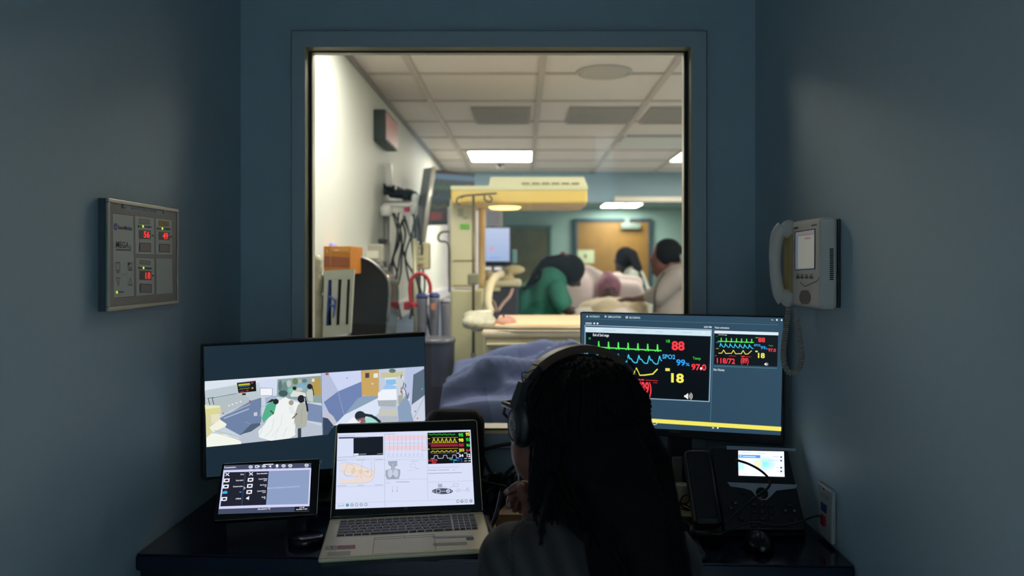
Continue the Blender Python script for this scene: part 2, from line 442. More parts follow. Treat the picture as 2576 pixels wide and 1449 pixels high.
# ------------------------------------------------------------------ ceiling lights, and one added strip lamp for fill
WARM = (1.0, .90, .76)
def light(name, label, x0, x1, y0, y1, z, strength, col, group):
    t = root(name, label, 'ceiling light', ((x0+x1)/2, (y0+y1)/2, z), group=group)
    b = MB(); f = .02
    b.box((x0-f, y0-f, z-.02), (x0, y1+f, z)); b.box((x1, y0-f, z-.02), (x1+f, y1+f, z)); b.box((x0, y0-f, z-.02), (x1, y0, z)); b.box((x0, y1, z-.02), (x1, y1+f, z))
    b.build('frame', mat('lamp_frame_white', 'c9c6c0', .5), t)
    m = mat('diffuser_%s_%g' % (name, strength), 'ffffff', emit=None); bb = m.node_tree.nodes['Principled BSDF']
    bb.inputs['Emission Color'].default_value = (*col, 1); bb.inputs['Emission Strength'].default_value = strength
    MB().box((x0, y0, z-.014), (x1, y1, z-.004)).build('diffuser', m, t)
    return t
g1 = 'square ceiling lights of the examination room'
t = root('fill_strip', 'added unseen strip lamp with a shield behind the camera, fill for the booth', 'lamp', (-.07, -1.4, CZ))
b = MB(); b.box((-.68, -1.27, 2.02), (.54, -1.255, CZ-.001)); b.build('shield', mat('lamp_frame_white', 'c9c6c0', .5), t)  # added plate keeping the strip out of the glass and off the side walls
mwash = mat('fill_strip_glow', 'ffffff'); mwash.node_tree.nodes['Principled BSDF'].inputs['Emission Color'].default_value = (.70, .88, 1.0, 1); mwash.node_tree.nodes['Principled BSDF'].inputs['Emission Strength'].default_value = BOOTH_FILL
MB().box((-.66, -1.46, 2.27), (.52, -1.36, 2.29)).build('tube', mwash, t)
MB().box((-.67, -1.47, 2.29), (.53, -1.35, CZ-.001)).build('housing', mat('lamp_frame_white', ''), t)
light('ceiling_light', 'square white ceiling light above the yellow warmer hood, the one seen whole', P(1177, 0, 6.38).x, P(1337, 0, 6.38).x-.0, 6.38, 6.98, CZ-.001, CEIL_LIGHT, WARM, g1)
light('ceiling_light', 'square white ceiling light cut off by the right edge of the window', 1.36, 1.96, 6.38, 6.98, CZ-.001, CEIL_LIGHT, WARM, g1)
light('ceiling_light', 'square white ceiling light nearest the observation window, above the white wall rack', -.62, -.02, 2.62, 3.22, CZ-.001, CEIL_LIGHT*.5, (1.0, .93, .82), g1)
light('ceiling_light', 'square white ceiling light over the right side of the near examination room', 1.0, 1.6, 3.1, 3.7, CZ-.001, CEIL_LIGHT*1.15, WARM, g1)
light('ceiling_light', 'narrow greenish ceiling light above the reflected wooden door, left one of the pair', P(1519, 0, 10.3).x, P(1568, 0, 10.3).x, 10.1, 10.75, C2-.001, FAR_LIGHT, (.86, 1, .86), 'pair of lights above the wooden door')
light('ceiling_light', 'narrow greenish ceiling light above the reflected wooden door, right one of the pair', P(1573, 0, 10.3).x, P(1612, 0, 10.3).x, 10.1, 10.75, C2-.001, FAR_LIGHT, (.86, 1, .86), 'pair of lights above the wooden door')
# speaker, grilles, diffuser, sign on the ceiling
t = root('ceiling_speaker', 'round grey ceiling speaker grille near the top of the window', 'speaker', P(1520, 178, 3.8))
c = P(1520, 178, 3.8); c.z = CZ
MB().lathe([(.001, -.012), (.115, -.012), (.128, -.009)], c, seg=40).build('grille', mat('speaker_grey', 'b5b2aa', .7, var=.1, scale=400), t)
MB().lathe([(.128, -.001), (.128, -.011), (.138, -.009), (.140, -.001)], c, seg=40).build('rim', mat('speaker_rim', 'bdb7ae', .6), t)
def tile(lbl, xa, xb, ya=4.64, yb=5.16):
    t = root('return_grille', lbl, 'air grille', ((xa+xb)/2, (ya+yb)/2, CZ), group='grey return grilles in the ceiling')
    MB().box((xa, ya, CZ-.012), (xb, yb, CZ-.001)).build('panel', mat('grille_grey', 'a5a09b', .8, var=.2, scale=300), t)
    b = MB(); n = 9
    for i in range(n): y = ya+(yb-ya)*(i+.5)/n; b.box((xa+.02, y-.008, CZ-.018), (xb-.02, y+.008, CZ-.012))
    b.build('slats', mat('grille_slat', 'b0aaa6', .6), t)
tile('grey slatted return grille in the ceiling, left of the three in a row', -.32, .05)
tile('grey slatted return grille in the ceiling, middle one of the three in a row', .29, .71)
tile('grey slatted return grille in the ceiling, rightmost of the three, by the window edge', .79, 1.35)
t = root('air_diffuser', 'white ceiling air diffuser with a dark slot, right of the grilles', 'air diffuser', (1.0, 5.9, CZ))
b = MB(); b.hexa([(.80, 5.75, CZ-.015), (1.36, 5.75, CZ-.015), (1.36, 6.2, CZ-.015), (.80, 6.2, CZ-.015), (.76, 5.7, CZ-.001), (1.4, 5.7, CZ-.001), (1.4, 6.25, CZ-.001), (.76, 6.25, CZ-.001)]); b.build('louvre', mat('diffuser_white', 'd8dad6', .5), t)
b = MB(); b.box((.78, 5.66, CZ-.014), (1.38, 5.68, CZ-.001)); b.box((.74, 5.66, CZ-.014), (.76, 5.9, CZ-.001)); b.build('slot', mat('slot_dark', 'a0a6aa', .7), t)
t = root('wall_sign', 'dark boxed sign with a pinkish face high on the left wall', 'sign', (XL, 4.25, 2.1))
b = MB(); b.box((XL+.001, 4.06, 2.015), (XL+.065, 4.46, 2.185), bev=.006); b.build('housing', mat('sign_housing', '23302f', .5), t)
b = MB(); b.box((XL+.065, 4.075, 2.03), (XL+.068, 4.445, 2.172)); b.build('face', mat('sign_face', 'c98f92', .4, var=.12, scale=6), t)
# ------------------------------------------------------------------ equipment on the left wall
t = root('wall_rack_arm', 'white wall rail with two short uprights holding coiled black cables', 'bracket', P(940, 500, 4.3))
b = MB()
for (xa, xb, ya, yb, Y) in ((928, 947, 404, 460, 4.35), (970, 984, 410, 468, 4.35)):
    a = P(xa, yb, Y); c = P(xb, ya, Y); b.box((a.x, Y, a.z), (c.x, Y+.05, c.z), bev=.004)
b.build('upright', WHITEP, t)
b = MB(); a = P(905, 496, 4.3); c = P(921, 477, 4.3); b.box((a.x, 4.28, a.z), (c.x, 4.34, c.z), bev=.004); b.build('end_block', CREAM, t)
b = MB(); a = P(917, 512, 4.4); c = P(1048, 506, 4.4); b.box((a.x, 4.36, a.z), (c.x, 4.5, c.z)); b.build('shelf', GREYP, t)
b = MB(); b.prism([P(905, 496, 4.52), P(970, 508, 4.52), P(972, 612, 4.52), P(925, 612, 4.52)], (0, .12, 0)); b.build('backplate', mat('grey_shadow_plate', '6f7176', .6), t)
t = root('cable_bundle', 'tangled bundle of black cables lying on the wall rack', 'cables', P(980, 490, 4.42))
b = MB(); rnd = random.Random(3)
for k in range(30):
    u = rnd.random(); x = 928+u*115; y = 466+u*28
    pts = [P(x+rnd.uniform(-22, 22)*1.0, y+rnd.uniform(-10, 14), 4.40+rnd.uniform(-.05, .05)) for _ in range(5)]
    b.tube(crom(pts, 6), .009, 6)
b.build('cables', BLACK, t); 
t = root('articulated_arm', 'white jointed arm on a steel wall pole carrying the tilted monitor', 'monitor arm', P(972, 600, 4.2))
b = MB(); b.cyl(P(972, 545, 4.2), P(974, 860, 4.2), .020, 16); b.build('pole', STEEL, t)
b = MB(); a = P(972, 545, 4.2); b.lathe([(.03, -.0), (.036, .012), (.036, .05), (.024, .062)], (a.x, a.y, a.z)); b.build('pivot', WHITEP, t)
b = MB(); b.tube([P(965, 516, 4.2), P(1030, 516, 4.2), P(1046, 508, 4.2)], [.013, .013, .011], 12); b.ell(P(1044, 500, 4.2), (.02, .02, .03)); b.tube([P(1038, 545, 4.2), P(1050, 490, 4.2)], .014, 10); b.build('arm', WHITEP, t)
b = MB(); b.box(P(1016, 532, 4.2), P(1032, 520, 4.26)); b.build('red_clip', mat('magenta_clip', 'c01455', .5), t); 
b = MB(); b.box(P(992, 562, 4.2), P(1018, 540, 4.27), bev=.008); b.build('junction_box', WHITEP, t)
# monitor seen nearly edge-on
t = root('tilted_monitor', 'thin silver-edged flat monitor seen almost edge-on, on the jointed arm', 'monitor', P(1070, 520, 4.2))
A = P(1092, 420, 4.0); Bm = P(1064, 610, 4.0); C = P(1066, 424, 4.45); Dd = P(1038, 604, 4.45)
def slab(pts4, thick):  # pts: front-bottom, back-bottom, back-top, front-top ; thickness along +x
    m = MB(); m.hexa([pts4[0], pts4[1], pts4[1]+thick, pts4[0]+thick, pts4[3], pts4[2], pts4[2]+thick, pts4[3]+thick]); return m
slab([Bm, Dd, C, A], Vector((.006, 0, 0))).build('back_shell', mat('monitor_back_grey', '5a564e', .45, var=.12, scale=14), t)
slab([Bm+Vector((.006, 0, 0)), Dd+Vector((.006, 0, 0)), C+Vector((.006, 0, 0)), A+Vector((.006, 0, 0))], Vector((.004, 0, 0))).build('screen', BLACKG, t)
b = MB(); b.tube([Bm+Vector((0, -.004, 0)), A+Vector((0, -.004, 0))], .013, 10); b.build('edge', mat('silver_edge', 'c9c6bd', .3, .5), t)
# wall TV with the coloured traces
t = root('wall_television', 'black wall television showing green, blue and red patient traces behind the tilted monitor', 'television', P(1140, 500, 5.2))
F = plane_frame(P(1072, 568, 4.95), P(1188, 563, 5.6), P(1088, 424, 4.95))
F = Matrix.Translation(F.translation) @ F.to_3x3().to_4x4()
w_, h_ = (P(1188, 563, 5.6)-P(1072, 568, 4.95)).length, .37
MB().box((0, 0, 0), (w_, .04, h_), T=F, bev=.006).build('housing', BLACK, t)
cv = Canvas(F, 0, 0, 1)
def cuv(u0, v0, u1, v1, c): cv.step(); cv.face([(u0*w_, v0*h_), (u1*w_, v0*h_), (u1*w_, v1*h_), (u0*w_, v1*h_)], c)
def ctr(u0, u1, v, amp, n, c, th=.022):
    cv.step(); p = []
    for i in range(n*4+1):
        u = u0+(u1-u0)*i/(n*4); p.append(Vector((u*w_, (v+(amp if i % 4 == 1 else (-amp*.3 if i % 4 == 2 else 0)))*h_)))
    for a, c2 in zip(p, p[1:]):
        cv.face([(a.x, a.y-th*h_), (c2.x, c2.y-th*h_), (c2.x, c2.y+th*h_), (a.x, a.y+th*h_)], c)
cuv(.02, .03, .98, .97, '17201f'); cuv(.02, .84, .98, .93, '4d7ea8'); ctr(.05, .72, .68, .06, 6, '19803c'); ctr(.05, .72, .50, .05, 5, '1f5673'); ctr(.05, .72, .33, .04, 3, '6b6a1d')
cuv(.05, .1, .3, .24, 'a8282c'); cuv(.4, .1, .55, .24, 'a8282c'); cuv(.78, .62, .92, .78, 'a8282c'); cuv(.78, .32, .9, .44, '9c9230')
cv.build('screen', M_DIM, t, .002)
# boxes on the counter by the window, left
t = root('cardboard_box', 'orange and brown printed cardboard box at the left end of the window', 'box', P(835, 680, 3.05))
a = P(784, 690, 3.05); c = P(882, 619, 3.05)
MB().box((a.x, 3.05, a.z), (c.x, 3.28, c.z), bev=.003).build('carton', mat('orange_print', 'b5701f', .55, var=.25, scale=9), t)
cv = Canvas(Matrix.Translation((0, 3.05, 0)), 760, 580, 4.83)
cv.poly([(350, 200), (575, 200), (575, 260), (350, 250)], 'c98a3c'); cv.poly([(150, 300), (575, 330), (575, 440), (230, 430)], '8e4a2a'); cv.line([(392, 240), (440, 238)], 9, 'd9c9b0'); cv.line([(300, 230), (310, 270)], 6, 'd9c9b0'); cv.line([(345, 200), (345, 440)], 4, 'caa05a')
cv.build('print', M_PRINT, t, .0015)
t = root('purple_cap', 'small lilac rounded cap on top of the orange cardboard box', 'cap', P(836, 619, 3.15)); c = P(836, 620, 3.15)
MB().ell((c.x, 3.15, c.z), (.020, .02, .016)).build('cap', mat('lilac_plastic', '8f8fd0', .5), t)
# white slotted rack with blue gloves
t = root('glove_rack', 'white slotted plastic wall rack with blue gloves in its first slot', 'rack', P(850, 850, 2.75))
Y = 2.75
b = MB()
def q(x, y, dy=0): return P(760+x/4.83, 580+y/4.83, Y+dy)
# front plate made of bars left between the slots
def bar(p4, th=.012): b.hexa([p4[0], p4[1], p4[1]+Vector((0, th, 0)), p4[0]+Vector((0, th, 0)), p4[3], p4[2], p4[2]+Vector((0, th, 0)), p4[3]+Vector((0, th, 0))])
bar([q(245, 1320), q(590, 1245), q(598, 1140), q(252, 1160)])
bar([q(265, 600), q(628, 590), q(634, 470), q(258, 488)])
bar([q(252, 1160), q(288, 1160), q(318, 600), q(265, 600)])
bar([q(355, 1160), q(412, 1150), q(440, 598), q(358, 600)])
bar([q(452, 1150), q(525, 1145), q(548, 592), q(480, 595)])
bar([q(560, 1142), q(598, 1140), q(628, 590), q(585, 592)])
b.build('front_plate', mat('rack_white', 'c9c6b8', .5), t)
b = MB(); b.hexa([q(245, 1320), q(590, 1245), q(590, 1245, .13), q(245, 1320, .13), q(258, 488), q(634, 470), q(634, 470, .13), q(258, 488, .13)])
bmesh.ops.delete(b.bm, geom=[b.bm.faces[:][2]], context='FACES'); b.build('tray', mat('rack_inside', '77756a', .6), t)
tg = root('rubber_gloves', 'crumpled blue gloves poking through the rack slot', 'gloves', q(320, 900))
rnd = random.Random(5); pr = []
for k in range(9): a = q(332-k*4+rnd.uniform(-8, 8), 640+k*62, .012); pr.append(('e', a, (.006, .009, .018)))
for p in ((330, 800, 400, 850), (400, 850, 395, 930), (395, 930, 375, 1060), (340, 900, 400, 930)): pr.append(('c', q(p[0], p[1], -.006), q(p[2], p[3], -.008), .004, .0035))
blob('gloves', pr, mat('blue_nitrile', '2f4fae', .4), tg, voxel=.003, smooth=3)
t = root('plastic_bag', 'crumpled clear plastic bag hanging at the left edge of the window', 'bag', q(190, 1000)); rnd = random.Random(9)
pr = []
for k in range(12): a = q(185+rnd.uniform(-25, 25), 380+k*78, .04); pr.append(('e', a, (.018+rnd.uniform(0, .010), .02, .03)))
blob('bag', pr, mat('cloudy_plastic', 'b5ad97', .25, var=.2, scale=40, bump=.6), t, voxel=.006, smooth=3)
# printer-like box beyond
t = root('label_printer', 'small pale grey device with a white front on the wall counter', 'device', P(935, 650, 3.9))
a = P(905, 660, 3.9); c = P(965, 613, 3.9); MB().box((a.x, 3.9, a.z), (c.x, 4.1, c.z), bev=.01).build('body', mat('warm_grey_plastic', 'a5a294', .5), t)
a = P(918, 650, 3.895); c = P(952, 631, 3.895); MB().box((a.x, 3.892, a.z), (c.x, 3.9, c.z)).build('front_panel', mat('panel_white', 'd8d5c4', .5), t)
a = P(950, 613, 3.9); c = P(967, 600, 3.9); MB().box((a.x, 3.9, a.z), (c.x, 4.0, c.z), bev=.008).build('knob', BLACK, t)
# the large black rounded hood
t = root('equipment_hood', 'large black rounded equipment cover with a shiny curved rim by the left wall', 'cover', P(930, 850, 3.0))
pf = [(590, 1330), (590, 345), (680, 335), (800, 370), (900, 440), (980, 520), (1030, 600), (1050, 700), (1050, 840), (1040, 960), (1010, 1250), (1000, 1330)]
Y = 3.0
fr_ = [q(x, y, .25) for x, y in pf]
MB().prism(fr_, (0, .02, 0)).build('side_panel', mat('black_satin', '090c0e', .5), t)
b = MB(); pts = [q(v.x, v.y, .25) for v in crom([(x, y, 0) for x, y in pf[1:-1]], 4)]
off = [q(v.x+125, v.y+10, .55) for v in crom([(x, y, 0) for x, y in pf[1:-1]], 4)]
for i in range(len(pts)-1):
    b._add([pts[i], pts[i+1], off[i+1], off[i]], [(0, 1, 2, 3)])
bmesh.ops.remove_doubles(b.bm, verts=b.bm.verts[:], dist=1e-5)
b.build('curved_shell', mat('glossy_hood', '17181a', .18), t, smooth=True)
b = MB(); b.tube([p+Vector((.004, -.004, .004)) for p in pts[3:-2]], .006, 8); b.build('rim', mat('rim_chrome', '8b8d90', .25, .8), t)
b = MB(); b.ell(q(1030, 560, .28), (.008, .006, .008)); b.build('indicator', mat('amber_lamp', 'ffb030', .4, emit='ffa63c', estr=2.0), t)
# IV pump pole, suction canisters, red tubing
t = root('infusion_pump', 'cream box-shaped infusion pump clamped to a thin pole behind the red tubing', 'pump', P(1055, 680, 3.9))
a = P(1046, 678, 3.9); c = P(1078, 610, 3.9); MB().box((a.x, 3.9, a.z), (c.x, 4.0, c.z), bev=.008).build('body', mat('pump_cream', 'b5ad86', .5), t)
MB().cyl(P(1043, 600, 3.88), P(1047, 900, 3.88), .011, 10).build('pole', mat('pole_cream', 'a9a384', .4, .3), t)
for k in range(4): a = P(1052, 626+k*13, 3.898); c = P(1066, 623+k*13, 3.898); MB().box((a.x, 3.896, a.z), (c.x, 3.9, c.z)).build('button', mat('pump_marks', '8e8767', .5), t)
a = P(1051, 671, 3.898); c = P(1064, 667, 3.898); MB().box((a.x, 3.895, a.z), (c.x, 3.9, c.z)).build('red_label', mat('dull_red', 'b04a32', .5), t)
t = root('red_tubing', 'red loop of tubing hanging in front of the suction canisters', 'tube', P(1058, 720, 3.6))
MB().tube(crom([P(1034, 760, 3.6), P(1031, 725, 3.6), P(1037, 700, 3.6), P(1055, 688, 3.6), P(1073, 697, 3.6), P(1082, 718, 3.6), P(1082, 738, 3.6)], 8), .009, 10).build('tube', mat('red_rubber', 'a01420', .4), t)
b = MB(); b.box(P(1015, 780, 3.62), P(1036, 758, 3.68), bev=.006); b.box(P(1030, 775, 3.62), P(1050, 760, 3.7), bev=.006); b.build('bracket', mat('red_plastic', 'b01420', .4), t)
t = root('black_tubing', 'knot of thin black hoses hanging from the wall rack beside the steel pole', 'hoses', P(1040, 700, 3.8))
b = MB(); rnd = random.Random(11)
for k in range(14):
    x = 985+rnd.uniform(0, 70); pts = [P(x, 545+rnd.uniform(-10, 20), 4.0)]
    for j in range(5): x += rnd.uniform(-16, 20); pts.append(P(x, 600+j*48+rnd.uniform(-12, 12), 3.95+rnd.uniform(-.08, .08)))
    b.tube(crom(pts, 6), .0055, 6)
b.tube(crom([P(1045, 690, 3.75), P(1060, 740, 3.75), P(1075, 800, 3.75), P(1090, 870, 3.75)], 6), .008, 8)
b.build('hoses', RUBBER, t)
for k, (xa, xb, ya, lbl) in enumerate(((1047, 1076, 750, 'grey suction canister with a blue lid, left one under the red tubing'), (1079, 1106, 748, 'grey suction canister with a blue lid, middle one with an orange label'), (1108, 1134, 762, 'grey suction canister with a pale lid, right one beside the cream column'))):
    t = root('suction_canister', lbl, 'canister', P((xa+xb)/2, 850, 3.7), group='suction canisters beside the cream column')
    cx = P((xa+xb)/2, 0, 3.7).x; r = (xb-xa)/2/FPX*3.7; zt = P(0, ya, 3.7).z
    MB().lathe([(r*.8, zt-.20), (r*.82, zt-.19), (r*.98, zt-.01), (r*.98, zt)], (cx, 3.7, 0)).build('jar', mat('canister_grey', '6f6e78', .3, var=.15, scale=20), t)
    MB().lathe([(r*1.05, zt), (r*1.06, zt+.012), (r*.7, zt+.022), (r*.2, zt+.024)], (cx, 3.7, 0)).build('lid', mat('blue_lid', '27357c', .4) if k < 2 else mat('pale_lid', '8d8c95', .4), t)
    if k == 1: a = P(1085, 778, 3.66); c = P(1096, 763, 3.66); MB().box((a.x, 3.642, a.z), (c.x, 3.650, c.z)).build('label', mat('orange_label', 'd08468', .5), t)
t = root('waste_bin', 'dark grey cylindrical waste bin at the foot of the cream column', 'bin', P(1098, 1000, 3.3)); cx = P(1092, 0, 3.3).x; zt = P(0, 852, 3.3).z
MB().lathe([(.07, 0), (.075, .02), (.09, zt-.02), (.092, zt), (.086, zt), (.08, zt-.03)], (cx, 3.3, 0)).build('body', mat('bin_grey', '3c3b4c', .4), t)
MB().lathe([(.093, zt-.015), (.095, zt-.01), (.093, zt+.004)], (cx, 3.3, 0)).build('rim', mat('bin_rim', '5a5964', .3), t)
# ------------------------------------------------------------------ infant warmer
t = root('infant_warmer', 'cream and yellow infant radiant warmer with an overhead hood and tall column', 'infant warmer', (P(1165, 0, 4.0).x, 4.0, 0))
def fbox(b, xa, ya, xb, yb, Y, dy, bev=.008):   # front face measured at depth Y, going back by dy
    a = P(xa, yb, Y); c = P(xb, ya, Y); return b.box((a.x, Y, a.z), (c.x, Y+dy, c.z), bev=bev)
COLM = mat('warmer_column', 'c9c4a2', .45, var=.03)
b = MB(); fbox(b, 1131, 500, 1194, 722, 4.0, .16); b.build('column', COLM, t)
b = MB(); fbox(b, 1126, 520, 1132, 700, 4.02, .1, .003); b.build('side_rail', mat('rail_lilac', 'a9a6ae', .5), t)
b = MB(); a = P(1133, 728, 3.96); c = P(1202, 728, 3.96); b.box((a.x, 3.96, .05), (c.x+.03, 4.2, c.z), bev=.01); b.build('lower_column', mat('warmer_lower', 'b9b592', .5, var=.05), t)
b = MB(); fbox(b, 1140, 654, 1190, 657, 3.995, .01, 0); b.build('seam', mat('seam_brown', '8e7f4a', .6), t)
b = MB(); fbox(b, 1140, 717, 1190, 722, 3.98, .02, 0); b.build('seam', mat('seam_brown', ''), t)
b = MB(); fbox(b, 1158, 564, 1181, 576, 3.995, .005, 0); b.build('green_sticker', mat('green_sticker', '5fb42a', .5), t)
b = MB(); fbox(b, 1152, 524, 1166, 545, 3.996, .005, .001); fbox(b, 1166, 545, 1177, 551, 3.996, .005, 0); b.build('control_marks', mat('column_marks', 'a7a488', .5), t)
b = MB(); fbox(b, 1203, 515, 1219, 725, 4.25, .1, .01); b.build('column_lit_side', mat('column_lit_side', 'dcc08a', .5), t)  # column side in orange light, the glow painted as its colour
hood = MB(); p0 = P(1134, 512, 3.9); p1 = P(1478, 512, 3.9)
zb = P(0, 512, 3.9).z; zt = P(0, 468, 3.9).z
hood.box((p0.x, 3.9, zb), (p1.x, 4.45, zt), bev=.012, seg=3); hd = hood.build('hood', YELLOW, t)
b = MB(); b.box((p0.x-.001, 3.897, P(0, 478, 3.9).z), (p1.x+.001, 3.905, zt+.001), bev=.002); b.build('hood_top_band', mat('hood_band', 'c3c39c', .5), hd)
b = MB(); a = P(1229, 470, 4.0); c = P(1470, 444, 4.0); b.hexa([(a.x, 4.0, a.z), (P(1479,0,4.0).x, 4.0, a.z), (P(1479,0,4.0).x, 4.4, a.z), (a.x, 4.4, a.z), (a.x+.01, 4.02, c.z), (c.x, 4.02, c.z), (c.x, 4.38, c.z), (a.x+.01, 4.38, c.z)]); b.build('heater_housing', mat('heater_housing', 'c6c5a0', .5), t)
b = MB()
for k in range(6): x = 1313+k*25; fbox(b, x, 459, x+19, 464, 4.0, .01, 0)
b.build('vent_slots', mat('vent_shadow', '8d8a66', .7), t)
b = MB(); c = P(1270, 512, 4.15); b.lathe([(.001, -.012), (.075, -.010), (.09, 0), (.09, .004)], (c.x, 4.15, zb), seg=28); b.build('lamp', mat('warm_lamp', 'fff0c0', emit='ffc766', estr=4.5), t)
b = MB(); fbox(b, 1340, 512, 1474, 517, 3.95, .4, .004); b.build('hood_lip', mat('hood_lip', 'c9ab7e', .5), t)
# bed of the warmer
b = MB(); z1 = P(0, 832, 3.2).z
xa, xb = P(1212, 0, 3.2).x, P(1520, 0, 3.2).x
b.box((xa, 3.2, z1-.03), (xb, 3.95, z1), bev=.01); b.build('tray', mat('tray_peach', 'e0cfb0', .5), t)
b = MB(); b.box((xa+.01, 3.21, .76), (xb-.01, 3.9, z1-.03), bev=.01); b.build('cabinet', mat('warmer_cabinet', 'bfb592', .5), t)
b = MB(); b.box((xa+.02, 3.19, P(0, 869, 3.2).z), (xb-.03, 3.21, P(0, 863, 3.2).z), bev=.003); b.build('drawer_rail', mat('rail_pale', 'dcd2ae', .4), t)
b = MB(); b.tube([(xa-.0, 3.22, z1+.012), (xa+.15, 3.2, z1+.01), (xb, 3.2, z1+.01)], .008, 8); b.build('front_rail', mat('grey_rail', '9c927c', .4), t)
b = MB(); b.box((xa+.05, 3.3, z1), (xb-.02, 3.9, z1+.02), bev=.008); b.build('mattress', mat('mattress_pink', 'e3bf98', .6), t)
for sx in (xa+.03, xb-.06):
    for sy in (3.25, 3.85):
        MB().box((sx, sy, 0), (sx+.04, sy+.04, .76)).build('leg', GREYP, t)
# wrapped infant and plastic-wrapped pack on the warmer
t = root('wrapped_bundle', 'white wrapped bundle with red and navy striped cloth at the head of the warmer tray', 'bundle', (P(1215, 0, 3.3).x, 3.3, z1))
pr = []
def pp(x, y, Y=3.3): return P(1100+x/4.83, 600+y/4.83, Y)
for (x, y, rx, rz, Y) in ((520, 960, .045, .030, 3.42), (430, 950, .045, .028, 3.42), (620, 1000, .035, .03, 3.42), (380, 1020, .03, .03, 3.35), (480, 1040, .04, .035, 3.38), (640, 1040, .04, .03, 3.38), (560, 900, .05, .012, 3.45)): pr.append(('e', pp(x, y, Y), (rx, .05, rz)))
blob('wrap', pr, mat('crumpled_wrap', 'bdb9a4', .35, var=.12, scale=30, bump=.5), t, voxel=.006, smooth=4)
blob('striped_cloth', [('e', pp(800, 1030, 3.36), (.038, .06, .028)), ('e', pp(860, 1020, 3.40), (.04, .06, .03))], mat('salmon_cloth', 'b98474', .7), t, voxel=.005)
b = MB()
for x in (715, 805): a = pp(x, 1030, 3.36); b.tube([a+Vector((0, .064*math.cos(q_), .037*math.sin(q_))) for q_ in [math.pi*k/8-math.pi/2-.9 for k in range(12)]], .004, 8)
b.build('navy_stripe', mat('navy_stripe', '25305f', .6), t)
# pole with hooks in front of the column
t = root('iv_pole', 'dark thin drip pole with curled hooks in front of the cream column', 'pole', (P(1191, 0, 3.85).x, 3.85, 0))
px_ = P(1191, 0, 3.85).x
MB().cyl((px_, 3.85, .9), (px_, 3.85, P(0, 488, 3.85).z), .0075, 12).build('rod', mat('pole_dark', '5c5540', .4, .4), t)
b = MB(); b.tube([P(1158, 497, 3.85), P(1170, 492, 3.85), P(1250, 486, 3.85)], .006, 8)
b.tube(crom([P(1168, 492, 3.85), P(1152, 498, 3.85), P(1149, 510, 3.85), P(1158, 515, 3.85)], 5), .005, 8)
b.tube(crom([P(1219, 489, 3.85), P(1220, 502, 3.85), P(1232, 508, 3.85), P(1238, 500, 3.85), P(1230, 492, 3.85)], 5), .005, 8); b.build('hooks', mat('pole_dark', ''), t)
b = MB(); fbox(b, 1176, 688, 1203, 716, 3.80, .09, .008); b.build('clamp', mat('clamp_grey', '76745f', .5), t)
b = MB(); b.cyl((px_, 3.85, 0), (px_, 3.85, .9), .012, 12)
for k in range(4): a = math.pi+k*math.pi/3; b.tube([(px_, 3.85, .07), (px_+.16*math.cos(a), 3.85+.16*math.sin(a), .02)], .012, 8)
b.build('base', DGREY, t)
# oval loop of cable at the column's left
t = root('cable_loop', 'thin dark loop of cable hanging on the left side of the cream column', 'cable', P(1110, 600, 4.0))
MB().tube(crom([P(1130, 583, 3.98), P(1112, 584, 3.98), P(1103, 594, 3.98), P(1106, 606, 3.98), P(1128, 616, 3.98), P(1130, 680, 3.98), P(1131, 735, 3.97)], 6), .006, 8).build('cable', mat('cable_brown', '4f493d', .5), t)
# camera dome on far wall top
t = root('security_camera', 'small white security camera on the ceiling edge above the warmer hood', 'camera', P(1258, 437, 7.2))
c = P(1258, 432, 7.2); c.z = CZ
MB().lathe([(.001, -.06), (.025, -.057), (.04, -.04), (.045, -.02), (.045, -.001)], (c.x, 7.2, CZ), seg=20).build('body', WHITEP, t)
MB().ell((c.x, 7.155, CZ-.035), (.018, .018, .018)).build('lens', BLACK, t)
# computer monitor
t = root('computer_monitor', 'black framed upright monitor with a pale blue screen and pink dot, behind the warmer', 'monitor', P(1253, 690, 5.0))
b = MB(); fbox(b, 1218, 569, 1285, 671, 5.0, .05, .006); b.build('bezel', BLACK, t)
Mm = Matrix.Translation((0, 4.998, 0)); cv = Canvas(Mm, 1030, 400, 4.528)
cv.grad(850, 785, 1140, 1165, 'ccd4f2', 'a9bfea', 6); cv.oval(935, 1022, 24, 24, 'f2a0c8'); cv.rect(910, 1120, 1030, 1135, '9aa6ea'); cv.build('screen', M_SCREEN, t, .001)
b = MB(); c = P(1253, 680, 5.03); b.cyl((c.x, 5.03, .95), (c.x, 5.03, c.z), .03, 14); b.build('stand', DGREY, t)
t = root('notice_board', 'small lilac wall panel above the upright monitor', 'panel', P(1240, 540, 5.4))
b = MB(); fbox(b, 1222, 514, 1258, 568, 5.4, .02, .003); b.build('panel', mat('lilac_board', 'aaa6b4', .5), t)
b = MB(); fbox(b, 1257, 514, 1261, 568, 5.395, .03, 0); b.build('edge', mat('board_edge', 'c5b8b0', .5), t)
b = MB(); cc = P(1240, 568, 5.42); b.cyl((cc.x, 5.43, 0.02), (cc.x, 5.43, cc.z+.01), .012, 10); b.build('post', GREYP, t)
